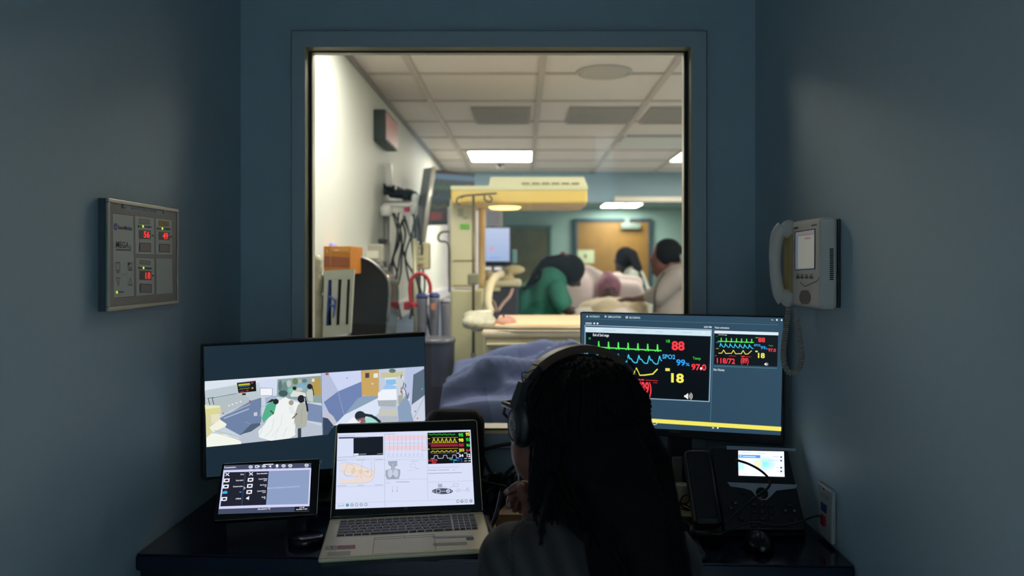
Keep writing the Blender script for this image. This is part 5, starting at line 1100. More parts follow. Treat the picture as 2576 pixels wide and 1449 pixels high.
cv.poly([(232, 625), (305, 620), (300, 655), (228, 658)], '3cb4ea'); cv.line([(255, 625), (285, 612)], 6, '3cb4ea'); cv.oval(494, 633, 20, 11, '2c78c8')
for (s_, xa, ya, xb) in (('Room camera', 430, 449, 536), ('Document camera', 388, 538, 525), ('AirMedia', 423, 717, 504)): cv.text(s_, xa, ya, xb, ya+22, 'eef0ff', .02)
for (a_, b_, xa, ya, xb) in (('Control Room', 'Left PC', 758, 430, 884), ('Sim Room', 'PC', 780, 518, 875), ('Control Room', 'Laptop', 740, 606, 864), ('Audio', 'Off', 800, 695, 860)): cv.text(a_, xa, ya, xb, ya+20, 'eef0ff', .02); cv.text(b_, xb-50 if len(b_) > 3 else xb-24, ya+24, xb-4, ya+42, 'eef0ff', .02)
cv.poly([(575, 720), (590, 712), (622, 692), (618, 748), (590, 735), (575, 733)], 'eef0ff'); cv.line([(540, 556), (565, 575), (538, 594)], 8, 'eef0ff')
cv.text('Mouse and Keyboard to Control the PC.', 885, 552, 1362, 580, 'c8d4f0', .005)
cv.text('Simulation IQ', 748, 866, 928, 894, 'eef0ff', .012); cv.poly([(1285, 848), (1498, 840), (1494, 908), (1278, 915)], '17171f'); cv.text('2:35 PM', 1352, 853, 1424, 869, 'eef0ff', .02); cv.text('November 7, 2023', 1308, 874, 1466, 896, 'eef0ff', .02)
cv.build('screen', M_SCREEN, t, .001)
# flat round puck
t = root('round_puck', 'flat black round disc lying on the desk between touch panel and laptop', 'disc', P(770, 1345, 1.63)); c = P(770, 0, 1.63)
MB().lathe([(.001, 0), (.034, 0), (.037, .003), (.037, .012), (.034, .015), (.001, .013)], (c.x, 1.63, ZD), seg=40).build('body', BLACKG, t)
# ------------------------------------------------------------------ things behind the laptop
t = root('equipment_case', 'dark brown rounded case standing on the desk behind the laptop screen', 'case', (P(1140, 0, 2.05).x, 2.05, ZD))
a = P(1063, 1300, 2.03); c = P(1216, 1040, 2.03)
b = MB(); b.box((a.x, 2.03, ZD), (c.x, 2.13, c.z), bev=.035, seg=5); b.build('body', mat('brown_black_cloth', '1a120d', .7), t)
t = root('network_box', 'brown lit wedge-shaped box with a green light beside the laptop, behind the hand', 'device', (P(1285, 0, 1.75).x, 1.75, ZD))
def n6(x, y, Y): return P(1190+x/4.262, 1060+y/4.262, Y)
bx = MB(); a = n6(240, 1080, 1.72); c = n6(620, 1080, 1.72); zt = n6(300, 890, 1.85).z
bx.hexa([Vector((a.x, 1.72, ZD)), Vector((c.x+.02, 1.72, ZD)), Vector((c.x+.02, 1.88, ZD)), Vector((a.x+.02, 1.88, ZD)), Vector((a.x, 1.72, ZD+.03)), Vector((c.x+.02, 1.72, ZD+.03)), Vector((c.x, 1.88, zt)), Vector((a.x+.03, 1.88, zt))]); bx.build('body', mat('tan_box', '8a5a30', .6, var=.1), t)
b = MB(); c = n6(408, 940, 1.79); b.ell((c.x, 1.775, c.z), (.0030, .003, .0030)); b.build('green_light', mat('green_led', 'b0ff20', .4, emit='a8ff1c', estr=6), t)
t = root('orange_lamp', 'small glowing orange indicator on the desk at the right edge of the laptop', 'light', n6(260, 1235, 1.62))
b = MB(); c = n6(240, 1250, 1.60); b.box((c.x-.004, 1.60, ZD), (c.x+.03, 1.62, ZD+.018), bev=.003); b.build('block', BLACK, t)
b = MB(); b.box((c.x, 1.598, ZD+.006), (c.x+.022, 1.60, ZD+.014)); b.build('glow', mat('orange_led', 'ff8a20', .4, emit='ff7a18', estr=1.6), t)
t = root('desk_cables', 'tangle of black cables behind the laptop and the seated person', 'cables', (P(1240, 0, 1.95).x, 1.95, ZD))
b = MB(); rnd = random.Random(2)
for pts_ in (((1218, 1130, 2.03), (1250, 1122, 2.05), (1290, 1116, 2.05), (1330, 1120, 2.05)), ((1215, 1150, 2.02), (1235, 1190, 2.0), (1258, 1212, 1.95), (1262, 1260, 1.9)), ((1310, 1160, 2.0), (1280, 1185, 1.98), (1255, 1215, 1.95), (1225, 1240, 1.93)), ((1200, 1205, 1.98), (1240, 1215, 1.95), (1280, 1225, 1.9)), ((1262, 1235, 1.7), (1250, 1290, 1.68), (1238, 1325, 1.67), (1245, 1350, 1.6)), ((1220, 1300, 1.75), (1232, 1330, 1.68), (1246, 1352, 1.61))):
    b.tube(crom([P(*p) for p in pts_], 6), .005, 7)
for k in range(8):
    x = 1215+rnd.uniform(0, 70); b.tube(crom([P(x+rnd.uniform(-15, 15), 1190+j*22, 1.96+rnd.uniform(-.03, .03)) for j in range(4)], 5), .0045, 6)
b.build('cables', RUBBER, t)
t = root('desk_cable', 'black cable crossing the tabletop phone and running to the wall outlet', 'cable', P(1900, 1250, 1.7))
def c8(x, y, Y): return P(1640+x/4.152, 1100+y/4.152, Y)
b = MB(); b.tube(crom([c8(1785, 828, 1.652), c8(1720, 822, 1.63), c8(1650, 840, 1.64), c8(1560, 880, 1.63), c8(1400, 918, 1.63), c8(1250, 925, 1.62), c8(1080, 890, 1.62), c8(980, 905, 1.62), c8(760, 990, 1.60), c8(700, 1020, 1.6)], 6), .0022, 7); b.build('cable', RUBBER, t)
b = MB(); b.tube(crom([c8(880, 236, 1.72), c8(910, 246, 1.70), c8(1000, 275, 1.70), c8(1100, 325, 1.69), c8(1180, 385, 1.68), c8(1225, 440, 1.67), c8(1235, 480, 1.66), c8(1200, 540, 1.65), c8(1090, 620, 1.64), c8(1000, 690, 1.63), c8(880, 790, 1.62), c8(760, 900, 1.61)], 6), .0026, 7); t2 = root('desk_cable', 'black cable looping over the glowing screen of the tabletop phone', 'cable', P(1900, 1200, 1.7)); b.build('cable', RUBBER, t2)
# ------------------------------------------------------------------ tabletop phone
bl = Vector((P(1822, 0, 1.665).x, 1.665, ZD+.015)); br = Vector((P(2030, 0, 1.665).x, 1.665, ZD+.015))
upz = P(0, 1124, 1.79)
F = plane_frame(bl, br, Vector((bl.x, 1.79, upz.z))); w_ = (br-bl).length; h_ = math.hypot(1.79-1.665, upz.z-bl.z)
t = root('tabletop_phone', 'black desk telephone with a lit colour display, below the right screen', 'telephone', (.6, 1.72, ZD))
PHB = mat('phone_black', '0d0f14', .4)
MB().box((0, 0, 0), (w_, .02, h_), T=F, bev=.004, seg=2).build('body', PHB, t)
b = MB(); b.hexa([Vector((bl.x, 1.67, ZD)), Vector((br.x, 1.67, ZD)), Vector((br.x, 1.80, ZD)), Vector((bl.x, 1.80, ZD)), F @ Vector((0, .015, 0)), F @ Vector((w_, .015, 0)), F @ Vector((w_, .02, h_*.7)), F @ Vector((0, .02, h_*.7))]); b.build('foot', PHB, t)
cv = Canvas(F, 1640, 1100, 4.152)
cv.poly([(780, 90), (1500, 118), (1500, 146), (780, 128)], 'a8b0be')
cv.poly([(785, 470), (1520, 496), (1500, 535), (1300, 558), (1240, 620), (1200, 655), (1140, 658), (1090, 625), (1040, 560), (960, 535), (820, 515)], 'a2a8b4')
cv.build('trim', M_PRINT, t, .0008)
cv = Canvas(F, 1640, 1100, 4.152)
cv.poly([(900, 140), (1378, 150), (1385, 415), (903, 402)], 'dfe4f8')
for k in range(9): s_ = 1-k/9; cv.oval(1180, 280, 110*s_, 75*s_, tuple(a_*(1-(1-s_))+b_*(1-s_) for a_, b_ in zip(lin((.82, .88, .95)), lin((.42, .88, .88)))))
for k in range(6): s_ = 1-k/6; cv.oval(1105, 285, 45*s_, 60*s_, tuple(a_*s_+b_*(1-s_) for a_, b_ in zip(lin((.80, .88, .85)), lin((.95, .86, .60)))))
cv.poly([(900, 260), (960, 250), (960, 340), (902, 345)], 'b8e6f4')
cv.poly([(905, 185), (1130, 190), (1130, 220), (905, 215)], '4c8fe0'); cv.oval(925, 199, 10, 9, 'a8cdf6'); cv.line([(950, 202), (1080, 206)], 10, 'bcd8f8')
cv.line([(930, 158), (1030, 160)], 5, 'b4bcd0'); cv.line([(1095, 170), (1180, 172)], 5, 'b4bcd0'); cv.poly([(905, 362), (1380, 375), (1384, 414), (904, 401)], 'eef2fc'); cv.line([(945, 380), (990, 381)], 5, 'b4bcd0'); cv.line([(1060, 384), (1112, 386)], 5, 'b4bcd0')
for (y, xa) in ((210, 1260), (247, 1215), (321, 1300), (359, 1310)): cv.oval(1348, y, 10, 10, '4a4c86'); cv.line([(xa, y-3), (1322, y-1)], 5, 'b4bcd0')
cv.build('display', attr_mat('phone_display_glow', 1.3), t, .0009)
TT = F
def ph(x, y, off=.0): 
    q_ = Canvas(F, 1640, 1100, 4.152); u, v = q_.uv(x, y); q_.bm.free(); return F @ Vector((u, -off, v))
b = MB(); u = ph(1148, 588); T = Matrix.Translation(u) @ F.to_3x3().to_4x4() @ Matrix.Rotation(R(90), 4, 'X')
b.lathe([(.0095, 0), (.0135, 0), (.0135, .003), (.0095, .003)], seg=28, T=T); b.build('navigation_ring', BLACKG, t)
b = MB(); b.lathe([(.0001, .0), (.0088, 0), (.0088, .0025), (.0001, .003)], seg=24, T=T); b.build('select_button', mat('silver_button', '9aa09e', .3, .6), t)
for (x, y) in ((955, 580), (870, 692), (825, 745), (1065, 705), (1152, 710), (1240, 712), (1068, 780), (1155, 782), (1242, 785), (1070, 850), (1155, 850), (1245, 852), (1070, 918), (1155, 922), (1435, 715), (1392, 772), (1484, 775), (935, 850), (1490, 872), (1440, 930)):
    u = ph(x, y, .001); T2 = Matrix.Translation(u) @ F.to_3x3().to_4x4()
    MB().box((-.0062, -.002, -.0045), (.0062, .001, .0045), T=T2, bev=.001, seg=1).build('button', mat('phone_button', '15171c', .4), t)
cv = Canvas(F, 1640, 1100, 4.152)
for (s_, x, y) in (('1', 1065, 705), ('2', 1152, 710), ('3', 1240, 712), ('4', 1068, 780), ('5', 1155, 782), ('6', 1242, 785), ('7', 1070, 850), ('8', 1155, 850), ('9', 1245, 852), ('*', 1070, 918), ('0', 1155, 922)): cv.text(s_, x-5, y-8, x+5, y+8, '6a6e74', .01)
for (x, y, c_) in ((870, 692, '8b8f90'), (825, 745, '8a8b60'), (1435, 715, '3f5a48'), (1392, 772, '9ba098'), (1484, 775, 'b0b4a8'), (935, 850, '4a4c70'), (1490, 872, '5c4248')): cv.oval(x, y, 9, 7, c_)
cv.build('key_legends', M_PRINT, t, .0036)
b = MB(); b.box((-.067, -.020, .004), (-.004, .012, h_*.93), T=F, bev=.013, seg=4); b.build('handset', mat('handset_black', '0c0d11', .4), t)
b = MB(); b.hexa([F @ Vector(q_) for q_ in ((-.064, .012, .0), (-.001, .012, .0), (-.001, .02, .0), (-.064, .02, .0), (-.064, .012, h_*.9), (-.001, .012, h_*.9), (-.001, .02, h_*.9), (-.064, .02, h_*.9))]); b.build('cradle', PHB, t)
xm_ = bl.x-.035
b = MB(); pth = crom([Vector((xm_, 1.65, ZD+.012)), c8(440, 1010, 1.62)*1.0, c8(420, 940, 1.66), c8(340, 895, 1.68), c8(250, 880, 1.72)], 14); b.tube(coil(pth, .005, .0045, 8), .0016, 5); b.build('cord', RUBBER, t)
# ------------------------------------------------------------------ white roll, paper, adaptor behind
t = root('paper_roll', 'small white roll with a dark hole standing behind the tabletop phone', 'roll', c8(315, 690, 1.88)); c = c8(312, 600, 1.88); zt = c8(312, 488, 1.88).z
t.location.z = ZD+.004; MATS[t.name].translation.z = ZD+.004
MB().lathe([(.006, ZD+.004), (.0150, ZD+.004), (.0165, zt-.002), (.0165, zt), (.0065, zt), (.006, ZD+.03)], (c.x, 1.88, 0), seg=24).build('roll', mat('roll_white', 'c9bfb0', .6), t)
t = root('paper_sheet', 'beige sheet of paper lying on the desk under the white roll', 'paper', (.36, 1.86, ZD))
MB().box((c8(60, 0, 1.9).x-.05, 1.79, ZD+.0005), (c8(430, 0, 1.8).x+.02, 2.03, ZD+.0035)).build('sheet', mat('beige_paper', 'c9b78e', .7), t)
t = root('thin_wires', 'thin dark wires looping on the beige paper beside the white roll', 'wires', c8(290, 720, 1.82)); t.location.z = ZD
MATS[t.name] = Matrix.Translation(t.location)
b = MB()
for pts_ in (((180, 690), (300, 690), (380, 720), (420, 760)), ((170, 745), (270, 710), (350, 740), (420, 770)), ((270, 770), (290, 690), (330, 610), (410, 595)), ((180, 670), (190, 640), (240, 630)), ((280, 700), (350, 690), (420, 655)), ((170, 760), (280, 745), (400, 765))):
    b.tube(crom([c8(x, y, 1.83) for x, y in pts_], 6), .0022, 6)
b.build('wires', RUBBER, t)
t = root('signal_adaptor', 'black plug and cable hanging behind the right screen beside the white roll', 'adaptor', c8(270, 240, 2.0))
b = MB(); b.hexa([c8(258, 330, 2.0), c8(298, 335, 2.0), c8(298, 335, 2.02), c8(258, 330, 2.02), c8(240, 120, 2.0), c8(310, 120, 2.0), c8(310, 120, 2.02), c8(240, 120, 2.02)]); b.build('plug', BLACK, t)
b = MB(); b.tube(crom([c8(180, 90, 2.0), c8(225, 150, 2.0), c8(245, 220, 2.0)], 5), .006, 8); b.tube(crom([c8(50, 230, 1.98), c8(140, 250, 1.98), c8(210, 270, 1.98)], 5), .004, 8); b.tube(crom([c8(60, 330, 1.98), c8(140, 310, 1.98), c8(210, 310, 1.98)], 5), .006, 8); b.build('cable', RUBBER, t)
t = root('metal_post', 'pale grey upright post standing behind the white roll', 'post', c8(270, 580, 1.97))
a = c8(215, 590, 1.97); c = c8(325, 300, 1.97); MB().box((a.x, 1.97, ZD+.0036), (c.x, 2.0, P(0, 1150, 1.97).z), bev=.003).build('body', mat('post_grey', '6c685a', .5), t)
# second keyboard, mouse
t = root('keyboard', 'black keyboard lying on the desk, mostly hidden behind the seated person', 'keyboard', (.2, 1.60, ZD))
KF = Matrix.Translation((P(1757, 0, 1.6).x-.44, 1.535, ZD)) @ Matrix.Rotation(R(-1), 4, 'Z')
MB().box((0, 0, 0), (.44, .125, .014), T=KF, bev=.004).build('case', BLACK, t)
kk = mat('keyboard_key', '17181b', .5)
first = None
for r_ in range(5):
    for k in range(19):
        x0 = .012+k*.0219; y0 = .008+r_*.0225
        MB().box((x0, y0, .013), (x0+.0185, y0+.019, .019), T=KF, bev=.0012, seg=1).build('key', kk, t)
t = root('computer_mouse', 'black computer mouse on the desk near the right wall', 'mouse', (P(1908, 0, 1.6).x, 1.6, ZD)); c = P(1908, 0, 1.6)
b = MB(); b.ell((c.x, 1.6, ZD+.010), (.028, .046, .023), None, 24, 14)
for v in b.bm.verts:
    if v.co.z < ZD+.001: v.co.z = ZD+.001
b.build('shell', mat('mouse_black', '0f1013', .3), t)
MB().cyl((c.x-.004, 1.575, ZD+.033), (c.x+.004, 1.575, ZD+.033), .008, 14).build('scroll_wheel', DGREY, t)
# ------------------------------------------------------------------ outlet plate on the right wall
t = root('outlet_plate', 'white wall plate with blue and red network jacks, low on the right wall', 'outlet', (XR, 1.63, .815))
b = MB(); ya, yb = 1.592, 1.668; b.box((XR-.011, ya, .758), (XR-.0005, yb, .872), bev=.004, seg=3); b.build('plate', mat('plate_white', 'a5a8a5', .4), t)
OF = plane_frame((XR-.011, 1.668, .758), (XR-.011, 1.592, .758), (XR-.011, 1.668, .87))
def wallbox(F_, x0, z0, x1, z1, o0, o1, nm, m, tt, bev=0): 
    return MB().box((x0, -o1, z0), (x1, -o0, z1), T=F_, bev=bev).build(nm, m, tt)
wallbox(OF, .024, .058, .050, .076, 0, .002, 'blue_jack', mat('blue_jack', '1c2f5c', .5), t)
wallbox(OF, .026, .028, .046, .050, 0, .004, 'red_jack', mat('red_jack', '8c1c20', .5), t)
wallbox(OF, .018, .088, .058, .098, 0, .001, 'label_window', mat('label_window', '8f9590', .4), t)
wallbox(OF, .032, .105, .038, .108, 0, .001, 'screw', DGREY, t)
# ------------------------------------------------------------------ gas alarm panel on the left wall
Y0, Y1 = 1.428, 1.720; XF = -.7858; Z0, Z1 = 1.2605, 1.4755
F = plane_frame((XF, Y0, Z0), (XF, Y1, Z0), (XF, Y0, Z1)); w_ = Y1-Y0; h_ = Z1-Z0
t = root('gas_alarm_panel', 'metal framed medical gas alarm panel with red digits on the left wall', 'alarm panel', (XL, (Y0+Y1)/2, (Z0+Z1)/2))
MB().box((0, .002, 0), (w_, .0168, h_), T=F).build('back_box', mat('panel_side', '4a5860', .4, .3), t)
b = MB(); e = .008
for (x0, z0, x1, z1) in ((0, 0, w_, e), (0, h_-e, w_, h_), (0, e, e*.7, h_-e), (w_-e*.7, e, w_, h_-e)): b.box((x0, -.003, z0), (x1, .004, z1), T=F, bev=.0015, seg=2)
b.build('frame', mat('panel_frame', 'b5b0a2', .35, .4), t)
MB().box((e*.6, -.0005, e*.8), (w_-e*.6, .003, h_-e*.8), T=F).build('face_plate', mat('panel_taupe', 'a0958d', .5), t)
cv = Canvas(F, 220, 470, 4.138)
LG = 'cfd0c8'; LG2 = '9c9a93'; DK = '33343a'
def card(p, c_=LG):
    cv.poly(p, DK); cx = sum(a_[0] for a_ in p)/4; cy = sum(a_[1] for a_ in p)/4
    cv.poly([(cx+(x-cx)*.985, cy+(y-cy)*.990) for x, y in p], c_)
card([(257, 272), (475, 298), (484, 1142), (270, 1160)]); card([(490, 300), (690, 325), (694, 708), (495, 700)]); card([(703, 325), (878, 345), (880, 712), (708, 706)]); card([(498, 735), (694, 745), (696, 1122), (502, 1140)]); card([(708, 742), (880, 742), (886, 1108), (712, 1122)])
cv.poly([(392, 190), (775, 245), (772, 292), (390, 245)], '9ca0a8'); cv.text('MONITORS SIMULATION RM 2', 455, 228, 722, 256, '3f4046', .004)
cv.oval(289, 415, 18, 38, '1c4a96'); cv.line([(291, 390), (291, 440)], 5, '9ab4dc'); cv.line([(280, 415), (302, 417)], 5, '9ab4dc'); cv.text('Beacon', 315, 400, 382, 445, '3c3c44', .015); cv.text('Medaes', 384, 404, 460, 452, '3a5a9c', .015)
cv.text('MEGA', 292, 570, 426, 636, '1d1e22', .01); cv.text('2', 430, 612, 450, 642, '1d1e22', .01); cv.line([(295, 655), (447, 659)], 7, '3c3d42')
for (lab, x0, y0, x1, y1, c_, tc) in (('OXYGEN', 534, 330, 644, 392, 'aeb0a6', '84867c'), ('AIR', 738, 352, 842, 412, 'c09428', '7c6020'), ('VACUUM', 540, 762, 650, 812, 'a9aaa2', '84867c')):
    cv.poly([(x0, y0), (x1, y0+12), (x1, y1), (x0, y1-10)], DK); cv.poly([(x0+4, y0+5), (x1-4, y0+16), (x1-4, y1-4), (x0+4, y1-14)], c_); cv.text(lab, x0+14, y0+22, x1-14, y1-18, tc, .006)
for (x, y) in ((600, 412), (800, 434), (604, 844)): cv.line([(x-60, y+1), (x+58, y+6)], 9, '55574f'); cv.oval(x-75, y, 9, 14, '4e6238'); cv.oval(x+30, y+8, 7, 11, '17181c')
for (x0, y0, x1, y1) in ((536, 582, 654, 676), (742, 594, 850, 682), (542, 1008, 660, 1104)): cv.poly([(x0, y0), (x1, y0+4), (x1, y1), (x0, y1-4)], DK); cv.poly([(x0+6, y0+6), (x1-6, y0+10), (x1-6, y1-6), (x0+6, y1-9)], 'a08f83')
for (x, y) in ((672, 508), (864, 520), (676, 926)): cv.line([(x-8, y), (x+8, y)], 7, '44454a')
cv.frame(288, 790, 330, 870, 4, '4c4d50'); cv.frame(418, 792, 456, 868, 4, '4c4d50'); cv.oval(425, 803, 8, 12, '1b1c20'); cv.line([(428, 858), (436, 830), (450, 858)], 4, '4c4d50'); cv.line([(302, 887), (322, 888)], 7, '55565a')
cv.line([(292, 948), (330, 950), (315, 1022), (292, 948)], 4, '4c4d50'); cv.line([(440, 950), (422, 1020), (458, 1022), (440, 950)], 4, '4c4d50'); cv.line([(355, 895), (355, 940)], 3, '77787a'); cv.oval(376, 912, 4, 7, '2b2c30'); cv.line([(400, 890), (400, 945)], 3, '77787a')
cv.line([(315, 1095), (372, 1094)], 8, '6c6e66')
cv.build('print', M_PRINT, t, .0006)
ML = attr_mat('led_glow', 1.0)
for (x0, y0, x1, y1), (s_, u0, v0, u1, v1) in (((532, 448, 652, 545), ('56', 580, 462, 642, 530)), ((738, 466, 848, 556), ('49', 780, 478, 834, 546)), ((538, 872, 658, 972), ('18', 598, 890, 650, 958))):
    cv = Canvas(F, 220, 470, 4.138); cv.poly([(x0, y0), (x1, y0+8), (x1, y1), (x0, y1-6)], '160c0e'); cv.oval((u0+u1)/2, (v0+v1)/2, (u1-u0)*.6, (v1-v0)*.62, '4a0c10'); cv.text(s_, u0, v0, u1, v1, 'ff2c28', .018); cv.build('digit_display', ML, t, .0011)
for (x, y) in ((572, 412), (774, 434), (577, 844), (301, 1098)):
    cv = Canvas(F, 220, 470, 4.138); cv.oval(x, y, 9, 14, 'b8f020'); cv.build('status_light', ML, t, .0014)
for (x, y) in ((368, 207), (790, 262)):
    cq = Canvas(F, 220, 470, 4.138); u, v = cq.uv(x, y); cq.bm.free(); MB().ell(F @ Vector((u, -.001, v)), (.003, .003, .003)).build('screw', STEEL, t)
# ------------------------------------------------------------------ wall phone
Yn, Yf2 = 1.574, 1.742; XP = .6197; Zb, Zt = 1.2555, 1.449
PH = mat('phone_grey', 'e8ded2', .45, var=.03); PH2 = mat('phone_side_grey', 'b5bbc0', .5, var=.03)
F = plane_frame((XP, Yf2, Zb), (XP, Yn, Zb), (XP, Yf2, Zt)); w_ = Yf2-Yn; h_ = Zt-Zb
t = root('wall_phone', 'grey wall telephone with a small screen on the right wall', 'telephone', (XR, (Yn+Yf2)/2, (Zb+Zt)/2))
MB().box((0, .0, 0), (w_, XR-XP-.004, h_), T=F, bev=.010, seg=4).build('body', PH, t)
MB().box((.004, XR-XP-.006, .004), (w_+.003, XR-XP-.0005, h_-.004), T=F, bev=.002).build('wall_bracket', mat('bracket_black', '1c2024', .5), t)
cv = Canvas(F, 1900, 520, 3.15)
cv.poly([(316, 198), (478, 172), (476, 496), (314, 504)], '2e2b3c'); cv.poly([(306, 165), (342, 158), (342, 172), (306, 180)], '8a8690')
cv.line([(310, 172), (340, 168)], 5, '4c4c62'); cv.line([(448, 150), (488, 142)], 5, '4c4c62')
for x in (340, 374, 409, 447): cv.rect(x-16, 548, x+16, 572, 'a5a29c'); cv.oval(x, 560, 8, 10, '1c1c20'); cv.line([(x-8, 540), (x+8, 539)], 3, '66625f')
cv.line([(360, 600), (395, 632), (490, 590), (510, 560)], 3, '77726e')
for k in range(10): y = 668+k*11; r_ = 42*math.sqrt(max(.05, 1-((k-4.5)/5.6)**2)); cv.line([(395-r_, y), (395+r_, y)], 4, '6c6966')
cv.build('face_print', M_PRINT, t, .0006)
cv = Canvas(F, 1900, 520, 3.15)
cv.poly([(322, 204), (472, 180), (470, 490), (320, 498)], '6c7c90'); cv.poly([(342, 236), (470, 220), (468, 484), (340, 490)], '9c9f96'); cv.poly([(328, 206), (470, 184), (470, 214), (328, 228)], '8a7f84'); cv.line([(395, 252), (440, 248)], 6, '8f7078')
cv.build('display', attr_mat('wall_phone_display', .55), t, .0009)
SF = plane_frame((XP+.012, Yn, Zb), (XR, Yn, Zb), (XP+.012, Yn, Zt))
b = MB()
for k in range(16): z = .062+k*.0042; b.box((.008, -.0006, z), (.016, .001, z+.0026), T=SF)
b.build('side_vent', BLACK, t)
b = MB(); 
hp = [Vector((.613, 1.770, 1.268)), Vector((.602, 1.775, 1.285)), Vector((.595, 1.778, 1.33)), Vector((.594, 1.778, 1.38)), Vector((.600, 1.776, 1.418)), Vector((.613, 1.770, 1.436))]
b.tube(crom(hp, 6), [.019, .0185, .018, .017, .016, .0155, .0150, .0145, .014, .014, .0135, .0135, .013, .013, .013, .013, .0135, .0135, .014, .014, .0145, .015, .0155, .016, .017, .0175, .018, .0185, .019, .019, .019], 16)
b.ell((.622, 1.765, 1.272), (.020, .024, .022)); b.ell((.622, 1.765, 1.432), (.020, .024, .022))
hs = b.build('handset', PH, t)
MB().box((.618, 1.744, 1.27), (.655, 1.792, 1.43), bev=.006).build('cradle', mat('cradle_ochre', 'c0a566', .5), t)
cq = lambda x, y, Y: P(1900+x/3.15, 520+y/3.15, Y)
pth = crom([cq(268, 800, 1.76), cq(255, 880, 1.755), cq(238, 1000, 1.75), cq(222, 1130, 1.745), cq(228, 1240, 1.74), cq(262, 1308, 1.735), cq(310, 1312, 1.73), cq(350, 1270, 1.72), cq(366, 1190, 1.715), cq(352, 1050, 1.71), cq(335, 940, 1.70), cq(326, 885, 1.70)], 12)
b = MB(); b.tube(coil(pth, .0052, .0046, 9), .0019, 6); b.tube(crom([cq(326, 885, 1.70), cq(322, 850, 1.70), cq(315, 800, 1.695)], 5), .002, 7); b.build('cord', mat('cord_grey', 'b5ac9f', .5), t)
# ------------------------------------------------------------------ the seated person in front
t = root('person', 'person seated at the desk, back view, long dark locs, grey checked jacket', 'person', (.10, 1.2, 0))
yaw = R(25)
h = Vector((.098, 1.33, 1.105)); Fd = Vector((-math.sin(yaw), math.cos(yaw), 0)); Lf = Vector((-math.cos(yaw), -math.sin(yaw), 0)); Up = Vector((0, 0, 1))
def hp_(f, l, u): return h+Fd*f+Lf*l+Up*u
RY = Matrix.Rotation(yaw, 3, 'Z')
W = Vector((.023, 1.45, .868)); EL = Vector((.030, 1.40, .67)); EL2 = Vector((.25, 1.33, .715)); W2 = Vector((.22, 1.53, .783))
SHL = Vector((-.012, 1.26, .850)); SHR = Vector((.235, 1.26, .845)); NB = Vector((.105, 1.27, .94))
prims = [('e', hp_(-.01, 0, .0), (.078, .090, .080), RY), ('e', hp_(.035, 0, -.045), (.062, .058, .07), RY), ('e', hp_(.062, .0, -.098), (.026, .022, .02), RY), ('c', hp_(.01, .048, -.055), hp_(.055, .018, -.103), .022, .018), ('c', hp_(.01, -.048, -.055), hp_(.055, -.018, -.103), .022, .018),
    ('c', hp_(.088, 0, .005), hp_(.108, 0, -.028), .008, .013), ('e', hp_(.088, 0, -.062), (.024, .012, .010), RY), ('e', hp_(.05, .045, -.035), (.024, .024, .024), RY), ('e', hp_(.05, -.045, -.035), (.024, .024, .024), RY), ('e', hp_(0, .078, -.02), (.010, .020, .030), RY), ('e', hp_(0, -.078, -.02), (.010, .020, .030), RY),
    ('c', hp_(-.01, 0, -.06), NB, .052, .056), ('c', NB, Vector((.10, 1.26, .86)), .055, .07), ('c', SHL, SHR, .05, .05), ('c', Vector((.10, 1.25, .82)), Vector((.09, 1.17, .66)), .105, .11), ('c', Vector((.09, 1.17, .66)), Vector((.09, 1.11, .50)), .11, .13),
    ('c', SHL, EL, .046, .038), ('c', EL, W, .037, .025), ('c', SHR, EL2, .046, .038), ('c', EL2, W2, .037, .025)]
for sx in (-1, 1):
    prims += [('c', Vector((.09+sx*.08, 1.12, .48)), Vector((.09+sx*.10, 1.47, .47)), .082, .055), ('c', Vector((.09+sx*.10, 1.47, .47)), Vector((.09+sx*.10, 1.50, .09)), .053, .036)]
prims += hand(W2, (-.15, 1, -.12), (0, 0, 1), curl=.6)
SKF = mat('warm_brown_skin', '7d4d3c', .5, var=.08, scale=20)
prims += [('e', P(1345, 1128, 1.37), (.044, .050, .062)), ('e', P(1376, 1190, 1.405), (.024, .022, .020)), ('c', P(1345, 1128, 1.37), hp_(.03, .02, -.02), .04, .06)]
body = blob('body', prims, SKF, t, voxel=.0065, smooth=5)
# the raised hand: palm, four fingers, thumb, wrist; it grows out of the sleeve
f5 = lambda x, y, Y: P(x, y, Y)
hd = [('c', W, f5(1340, 1262, 1.45), .025, .023), ('c', f5(1340, 1262, 1.45), f5(1338, 1228, 1.452), .022, .016), ('c', f5(1352, 1262, 1.46), f5(1352, 1232, 1.465), .020, .014)]
for pts_, r0 in (([(1334, 1222, 1.447), (1308, 1220, 1.447), (1289, 1230, 1.447), (1276, 1239, 1.447)], .0088), ([(1332, 1234, 1.458), (1302, 1238, 1.462), (1286, 1252, 1.462), (1281, 1272, 1.460)], .0090), ([(1342, 1236, 1.470), (1312, 1246, 1.476), (1298, 1262, 1.474), (1295, 1282, 1.470)], .0085), ([(1354, 1240, 1.478), (1326, 1254, 1.486), (1312, 1270, 1.484), (1310, 1286, 1.478)], .0074), ([(1340, 1282, 1.437), (1324, 1262, 1.430), (1314, 1242, 1.430), (1310, 1226, 1.434)], .0100)):
    p = crom([f5(*q_) for q_ in pts_], 4); hd.append(('p', p, [r0*(1.08-.28*k/len(p)) for k in range(len(p))]))
b0 = blob('raised_hand', hd, SKF, body, voxel=.0026, smooth=4)
b = MB()
for (x, y, Y) in ((1277, 1237, 1.440), (1281, 1271, 1.453)): b.ell(f5(x, y, Y), (.0042, .0025, .0055))
b.build('fingernail', mat('nail_pale', 'a08a88', .3), body)
tp_ = root('pen', 'dark slim pen held upright between the fingers of the seated person', 'pen', f5(1312, 1220, 1.447))
